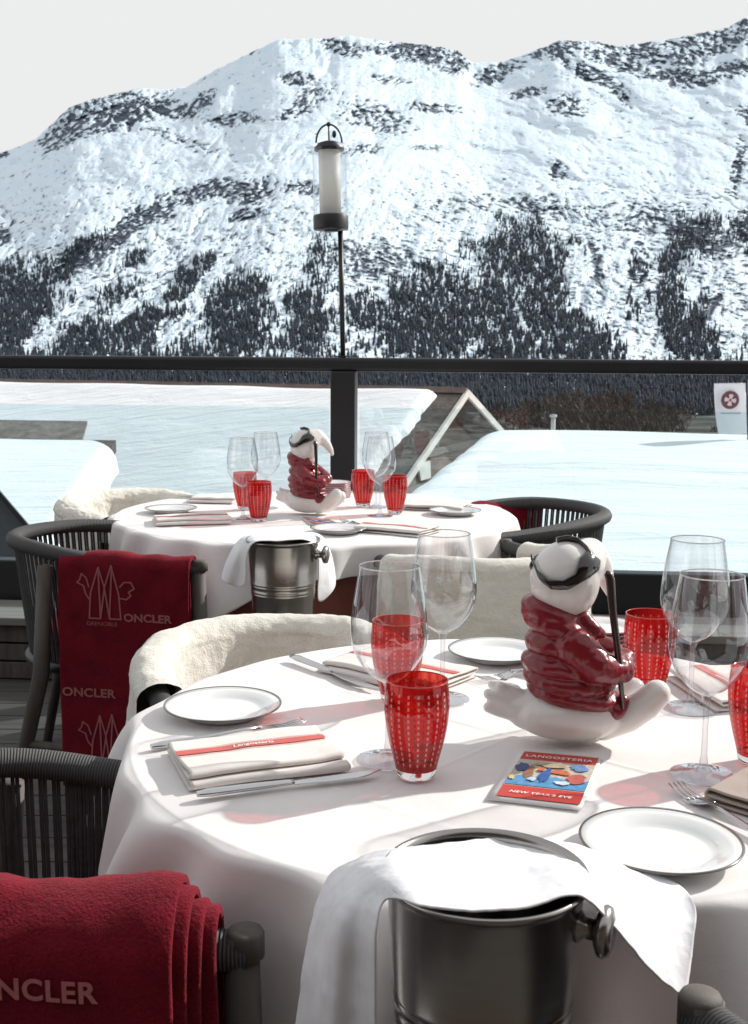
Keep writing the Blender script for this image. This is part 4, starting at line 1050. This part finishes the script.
# flyer
def flyer(label, corners, full=True):
    c = [P(x, y, Z + .0012) for x, y in corners]; o0 = (c[0] + c[2]) / 2; t = thing('flyer', label, 'flyer', o0, group='printed flyers on the tables')
    def q(u, v, dz=0): a = c[0].lerp(c[1], u); b_ = c[3].lerp(c[2], u); return a.lerp(b_, v) - o0 + Vector((0, 0, dz))
    def patch(u0, u1, v0, v1, dz): return MB().grid(lambda u, v: q(u0 + (u1 - u0) * u, v0 + (v1 - v0) * v, dz), 8, 8)
    obj('card', patch(0, 1, 0, 1, 0), M['paper'], t, True, [SOL(.0006, 1)])
    red = M.get('flyer_red') or mat('flyer_red', (.55, .055, .045), .5, var=.04, bump=0); M['flyer_red'] = red
    obj('top_band', patch(.08, .97, .035, .20, .0012), red, t); obj('bottom_band', patch(.08, .97, .72, .93, .0012), red, t)
    def fm(n, cc): 
        if n not in M: M[n] = mat(n, cc, .5, var=.25, nscale=120, bump=0)
        return M[n]
    pic = obj('picture', patch(.08, .97, .20, .72, .0012), fm('flyer_cream', (.55, .50, .42)), t)
    rr_ = random.Random(5)
    obj('water', MB().add([q(u, v, .0018) for u, v in [(.08, .58), (.25, .50), (.42, .56), (.6, .50), (.8, .58), (.97, .52), (.97, .71), (.08, .71)]], [(0, 1, 2, 3, 4, 5, 6, 7)]), fm('flyer_blue', (.10, .30, .55)), pic, False)
    for i, (u, v, a, b_, n, cc) in enumerate(((.17, .36, .10, .10, 'flyer_navy', (.05, .09, .25)), (.28, .44, .06, .13, 'flyer_brown', (.30, .14, .08)), (.80, .30, .12, .07, 'flyer_blue2', (.16, .28, .55)),
             (.62, .42, .17, .055, 'flyer_orange', (.60, .16, .08)), (.47, .50, .06, .15, 'flyer_navy2', (.04, .12, .38)), (.83, .52, .12, .10, 'flyer_rust', (.50, .12, .10)), (.50, .30, .20, .05, 'flyer_sand', (.42, .36, .25)),
             (.13, .60, .05, .05, 'flyer_yellow', (.65, .50, .20)), (.70, .62, .10, .04, 'flyer_pale', (.62, .68, .72)), (.36, .60, .06, .04, 'flyer_pale', (.62, .68, .72)), (.40, .40, .05, .04, 'flyer_orange', (.6, .16, .08)))):
        pts = [q(u + a * math.cos(x) * rr_.uniform(.55, 1.15), v + b_ * math.sin(x) * rr_.uniform(.55, 1.15), .0022 + i * .00012) for x in [2 * PI * k / 14 for k in range(14)]]
        obj('figure', MB().add(pts, [tuple(range(14))[::-1]]), fm(n, cc), pic, False)
    for txt, vv, sz, sh in (('LANGOSTERIA', .135, .112, 0), ("NEW YEAR'S EVE", .84, .082, .2)):
        tx = text_mb(txt, sz, .0015, sh, spacing=1.1); ar = (c[3] - c[0]).length / (c[1] - c[0]).length
        q2 = MB(); q2.add([q(.525 + a[0], vv - a[1] / ar + .02, .0022) for a in tx.v], tx.f); obj('lettering', q2, M['letter_white'], t, False)
    return t
flyer('printed flyer with red bands and a colourful picture, in front of the large bird', [(519, 750), (602, 757.5), (581, 810), (486, 799)])
flyer('printed flyer on the far table in front of the small bird', [(300, 517), (329, 519), (343, 525.5), (310, 524.5)])

# ------------------------------------------------------------------ ice buckets on stands
def make_bucket(label, label2, loc, knob=-8):
    t = thing('ice_bucket', label, 'ice bucket', loc, group='steel ice buckets'); r0, h_ = .0815, .205   # origin at the rim centre
    pr = [(0, -h_), (.060, -h_), (.0645, -h_ + .004), (.0665, -h_ + .02)]
    for z in (-.118, -.112, -.100, -.094):
        k = .0665 + (.0785 - .0665) * (z + h_ - .02) / (h_ - .02); pr += [(k, z - .0018), (k + .0011, z), (k, z + .0018)]
    pr += [(.0782, -.008), (.0795, -.004), (.0822, -.003), (.0835, 0), (.0822, .0028), (.0795, .002), (.0775, -.004), (.0745, -.06), (.064, -h_ + .012), (0, -h_ + .01)]
    obj('pail', MB().lathe(pr, 80), M['steel'], t)
    for a in (knob,):
        Mx = Matrix.Rotation(R(a), 4, 'Z') @ Matrix.Translation((.074, 0, -.030)) @ Matrix.Rotation(R(90), 4, 'Y')
        obj('knob', MB().lathe([(0, 0), (.0125, .0), (.0125, .004), (.0085, .007), (.0085, .014), (.014, .016), (.0195, .019), (.0205, .023), (.0185, .027), (.011, .0295), (0, .030)], 32, (0, 0, 0), Mx), M['steel'], t)
    s = thing('bucket_stand', label2, 'stand', (loc[0], loc[1], 0), group='bucket stands'); zb_ = loc[2] - h_ - .001
    obj('tray', MB().lathe([(0, zb_ - .006), (.072, zb_ - .006), (.074, zb_), (0, zb_)], 48), M['steel'], s)
    obj('pole', MB().lathe([(.011, .012), (.011, zb_ - .006)], 20), M['steel'], s)
    obj('foot', MB().lathe([(0, 0), (.13, 0), (.13, .006), (.02, .014), (0, .014)], 48), M['steel'], s)
    return t
bc = P(485, 873, .82); make_bucket('large steel ice bucket with a round knob, nearest, under a white cloth', 'steel stand under the nearest ice bucket', bc, -22)
bc2 = P(283, 539.5, .82); make_bucket('small looking steel ice bucket in front of the far table', 'steel stand under the ice bucket of the far table', bc2, -10)

def sheet(name, label, rows, m, lv=4, th=.0016, seed=0, amp=.006):
    """cloth through rows of 3-D points, smoothed"""
    nr, nc = len(rows), len(rows[0]); mb = MB(); vs = [p for r_ in rows for p in r_]
    mb.add(vs, [(j * nc + i, j * nc + i + 1, (j + 1) * nc + i + 1, (j + 1) * nc + i) for j in range(nr - 1) for i in range(nc - 1)])
    tx = bpy.data.textures.new(name, 'CLOUDS'); tx.noise_scale = .04; tx.noise_depth = 3
    o = obj(name, mb, m, None, True, [SUB(lv), ('DISPLACE', dict(texture=tx, strength=amp, mid_level=.5)), SOL(th, 0)]); tag(o, label, 'cloth', 'white service cloths over the buckets'); return o
# columns run from the hanging left end, over the pail, to the hanging right corner; points are (px, py, Y)
def rowpts(lst): return [D(x, y, Y_) for x, y, Y_ in lst]
# near pail: the last number is a distance below .7 metres of height, else the height of the point
def Hh(px, py, z): return P(px, py, z)
cols = [
 [D(377, 1090, .835), D(352, 1086, .862), D(330, 1078, .855), D(312, 1075, .89), D(290, 1070, .91)],
 [D(376, 985, .825), D(352, 990, .860), D(333, 985, .842), D(316, 980, .885), D(301, 975, .91)],
 [D(376, 920, .822), D(358, 917, .850), D(341, 908, .840), D(327, 898, .90), D(317, 893, .935)],
 [Hh(382, 893, .815), Hh(370, 884, .815), Hh(356, 873, .812), Hh(345, 866, .805), Hh(338, 862, .795)],
 [Hh(412, 903, .826), Hh(408, 888, .830), Hh(402, 872, .832), Hh(396, 857, .830), Hh(390, 848, .827)],
 [Hh(450, 911, .827), Hh(450, 892, .818), Hh(448, 872, .812), Hh(446, 855, .818), Hh(445, 844, .826)],
 [Hh(505, 912, .827), Hh(506, 890, .814), Hh(506, 870, .808), Hh(505, 850, .812), Hh(504, 838, .812)],
 [Hh(552, 901, .829), Hh(554, 878, .830), Hh(554, 862, .826), Hh(553, 846, .815), Hh(552, 838, .795)],
 [Hh(580, 889, .832), Hh(584, 874, .832), Hh(586, 862, .824), Hh(584, 850, .805), Hh(582, 845, .775)],
 [Hh(603, 912, .812), Hh(609, 900, .806), Hh(616, 886, .796), Hh(622, 874, .778), Hh(628, 866, .758)],
 [D(640, 962, .850), Hh(648, 944, .762), Hh(658, 922, .764), Hh(668, 899, .760), Hh(677, 882, .757)],
 [D(685, 1001, .905), D(687, 985, .915), D(690, 963, .922), D(694, 938, .93), Hh(699, 903, .757)]]
cl_rows = [[c[j] for c in cols] for j in range(5)]
sheet('service_cloth', 'white cotton cloth draped over the nearest ice bucket, its corner hanging right', cl_rows, M['napkin_white'])
def rel(px, py, Y_): return D(px, py, Y_)
cols2 = [
 [(246, 588, 2.50), (236, 586, 2.54), (228, 584, 2.52), (219, 581, 2.56)],
 [(246, 565, 2.49), (240, 562, 2.53), (234, 560, 2.50), (228, 556, 2.55)],
 [(248, 543, 2.47), (245, 540, 2.50), (243, 537, 2.54), (240, 535, 2.60)],
 [(262, 540.5, 2.45), (262, 538, 2.49), (261, 535, 2.55), (260, 532.5, 2.62)],
 [(284, 541, 2.44), (284, 538, 2.49), (284, 535, 2.56), (284, 532.5, 2.64)],
 [(306, 538, 2.47), (307, 536, 2.51), (307, 533.5, 2.57), (306, 531.5, 2.65)],
 [(318, 545, 2.52), (320, 541, 2.54), (321, 536, 2.58), (321, 533, 2.64)],
 [(319, 572, 2.54), (325, 566, 2.56), (329, 556, 2.58), (330, 546, 2.62)],
 [(316, 605, 2.55), (325, 600, 2.57), (332, 592, 2.58), (338, 584, 2.61)]]
sheet('service_cloth', 'white cotton cloth draped over the ice bucket of the far table', [rowpts([c[j] for c in cols2]) for j in range(4)], M['napkin_white'], amp=.004)

# ------------------------------------------------------------------ ceramic birds
def make_bird(label):
    t = thing('bird_figurine', label, 'figurine', group='white ceramic birds in crimson jackets'); s = 1 / 796.
    def v(x, z, y=0): return Vector((x * s, y * s, z * s * 1.06))
    RM = [('REMESH', dict(mode='VOXEL', voxel_size=.0022, use_smooth_shade=True)), ('SMOOTH', dict(factor=.6, iterations=6))]
    def tb(mb, pts, flat=1.0):
        P_ = [v(*p[:2], p[3] if len(p) > 3 else 0) for p in pts]; r_ = [p[2] * s for p in pts]
        # rounded chain of balls along the path
        for a in range(len(P_) - 1):
            k = max(2, int((P_[a + 1] - P_[a]).length / (.25 * min(r_[a], r_[a + 1]) + .002)))
            for i in range(k + 1):
                q = i / k; mb.ball(P_[a].lerp(P_[a + 1], q), [(r_[a] * (1 - q) + r_[a + 1] * q)] * 3, 14, 9)
        return mb
    b = MB()
    tb(b, [(-66, 34, 12), (-48, 30, 20), (-28, 30, 27), (-5, 31, 30), (14, 31, 29), (32, 28, 22)])
    b.ball(v(-6, 28), (58 * s, 40 * s, 27 * s), 28, 18)
    tb(b, [(-60, 34, 13), (-76, 40, 9), (-87, 45, 5.5)]); tb(b, [(-56, 40, 11), (-70, 48, 8), (-76, 53, 5.5, -4)]); tb(b, [(-60, 30, 12), (-78, 31, 8), (-87, 32, 5.5)])
    tb(b, [(-60, 40, 10, 20), (-72, 44, 8, 26), (-80, 46, 5.5, 28)])
    tb(b, [(26, 20, 18, -6), (48, 27, 16, -10), (66, 40, 15.5, -12), (76, 50, 14, -13)])
    tb(b, [(26, 18, 16, 24), (42, 22, 15, 30), (56, 32, 14, 34), (64, 40, 13, 35)])
    b.v = [(x_, y_, max(z_, .0)) for x_, y_, z_ in b.v]
    # head and beak
    b.ball(v(-15, 153), (34 * s, 33 * s, 39 * s), 30, 20)
    tb(b, [(-14, 118, 22), (-12, 100, 24)])
    tb(b, [(0, 166, 25, 4), (11, 174, 18, 14), (20, 167, 14.5, 24), (28, 156, 11, 32), (34, 144, 8, 38), (38, 133, 4.5, 42)])
    obj('body', b, M['figure_white'], t, True, RM)
    # puffed jacket
    j = MB()
    def puff(x, z, rx, ry, rz, tilt=0, y=0):
        Mx = Matrix.Rotation(R(tilt), 4, 'Y'); j.ball(v(x, z, y), (rx * s, ry * s, rz * s), 30, 18, Mx)
    puff(-26, 122, 33, 32, 17, -22 * -1); puff(-20, 112, 36, 35, 16, 14); puff(-15, 93, 38, 36, 19, 8); puff(-12, 75, 44, 40, 17, 5); puff(-8, 60, 46, 41, 16, 6); puff(-2, 47, 48, 42, 15, 9)
    puff(-44, 126, 13, 20, 14, 0)
    tb(j, [(-8, 96, 20, -26), (10, 82, 18, -34), (26, 76, 15, -28), (38, 74, 15, -18)]); tb(j, [(38, 76, 15, -14), (44, 80, 12, -6)])
    tb(j, [(0, 96, 18, 24), (20, 84, 16, 28), (36, 80, 14, 16)])
    tb(j, [(0, 120, 9, -14), (10, 110, 9, -16), (20, 106, 5, -14)])
    tb(j, [(34, 36, 10, -22), (42, 44, 7, -18)])
    obj('jacket', j, M['figure_red'], t, True, [('REMESH', dict(mode='VOXEL', voxel_size=.0020, use_smooth_shade=True)), ('SMOOTH', dict(factor=.5, iterations=2)),
        ('DISPLACE', dict(texture=jtex, strength=.003, mid_level=.5))])
    # goggles: strap over the face, strap over the crown, one wrapped lens
    g = MB(); hc = v(-15, 153); a_, b_, c_ = 35 * s, 34 * s, 40 * s * 1.0
    def onhead(x, z, front=True):
        px_, pz_ = (x + 15) * s, (z - 153) * s * 1.06; k = 1 - (px_ / a_) ** 2 - (pz_ / c_) ** 2
        return hc + Vector((px_, -b_ * math.sqrt(max(k, .0)) if front else b_ * math.sqrt(max(k, 0)), pz_))
    st_ = [((-47, 177), (-46.5, 171)), ((-44, 166), (-41, 157)), ((-35, 159), (-32, 151)), ((-22, 159), (-18, 151.5)), ((-11, 165), (-4, 158)), ((-6, 177), (7, 163)), ((3, 183), (14, 166.5)), ((12, 175), (17.5, 168))]
    def band(u, v_):
        f_ = u * (len(st_) - 1); i = min(int(f_), len(st_) - 2); q = f_ - i; q = q
        a1 = [st_[i][k][c] * (1 - q) + st_[i + 1][k][c] * q for k in (0, 1) for c in (0, 1)]
        x = a1[0] * (1 - v_) + a1[2] * v_; z = a1[1] * (1 - v_) + a1[3] * v_
        p = onhead(x, z); d_ = (p - hc); return hc + d_ * (1.035 + .03 * math.sin(PI * v_) + .03 * smooth(.6, .8, u) * math.sin(PI * v_))
    obj('lens_band', MB().grid(band, 60, 10), M['figure_black'], t, True, [SOL(.0022, 0)])
    top = [onhead(x, z) for x, z in ((8, 166), (8, 176), (3, 184), (-4, 190), (-14, 192), (-24, 190))]; g.tube(top, 5.5 * s, 10, flat=.4)
    bk_ = [onhead(x, z, False) for x, z in ((-48, 166), (-42, 170), (-24, 176), (-10, 180), (3, 184))]; g.tube(bk_, 4 * s, 8, flat=.5)
    obj('goggles', g, M['figure_black'], t)
    obj('ski_pole', MB().tube([v(22, 166, -20), v(23, 163, -20), v(25, 158, -20), v(28, 130, -23), v(34, 82, -33), v(40, 40, -28)], [1 * s, 4 * s, 4.6 * s, 3.8 * s, 3.2 * s, 2 * s], 12), mat('dark_lacquer', (.03, .015, .013), .25, var=.2, bump=0, coat=.4), t)
    return t
jtex = bpy.data.textures.new('puff', 'CLOUDS'); jtex.noise_scale = .014; jtex.noise_depth = 1
b1 = put(make_bird('large white ceramic bird in a crimson puffed jacket, on the near table'), at(575, 741), 0)
dup(b1, at(310, 514), R(-24), 'smaller looking white ceramic bird in a crimson jacket, on the far table')
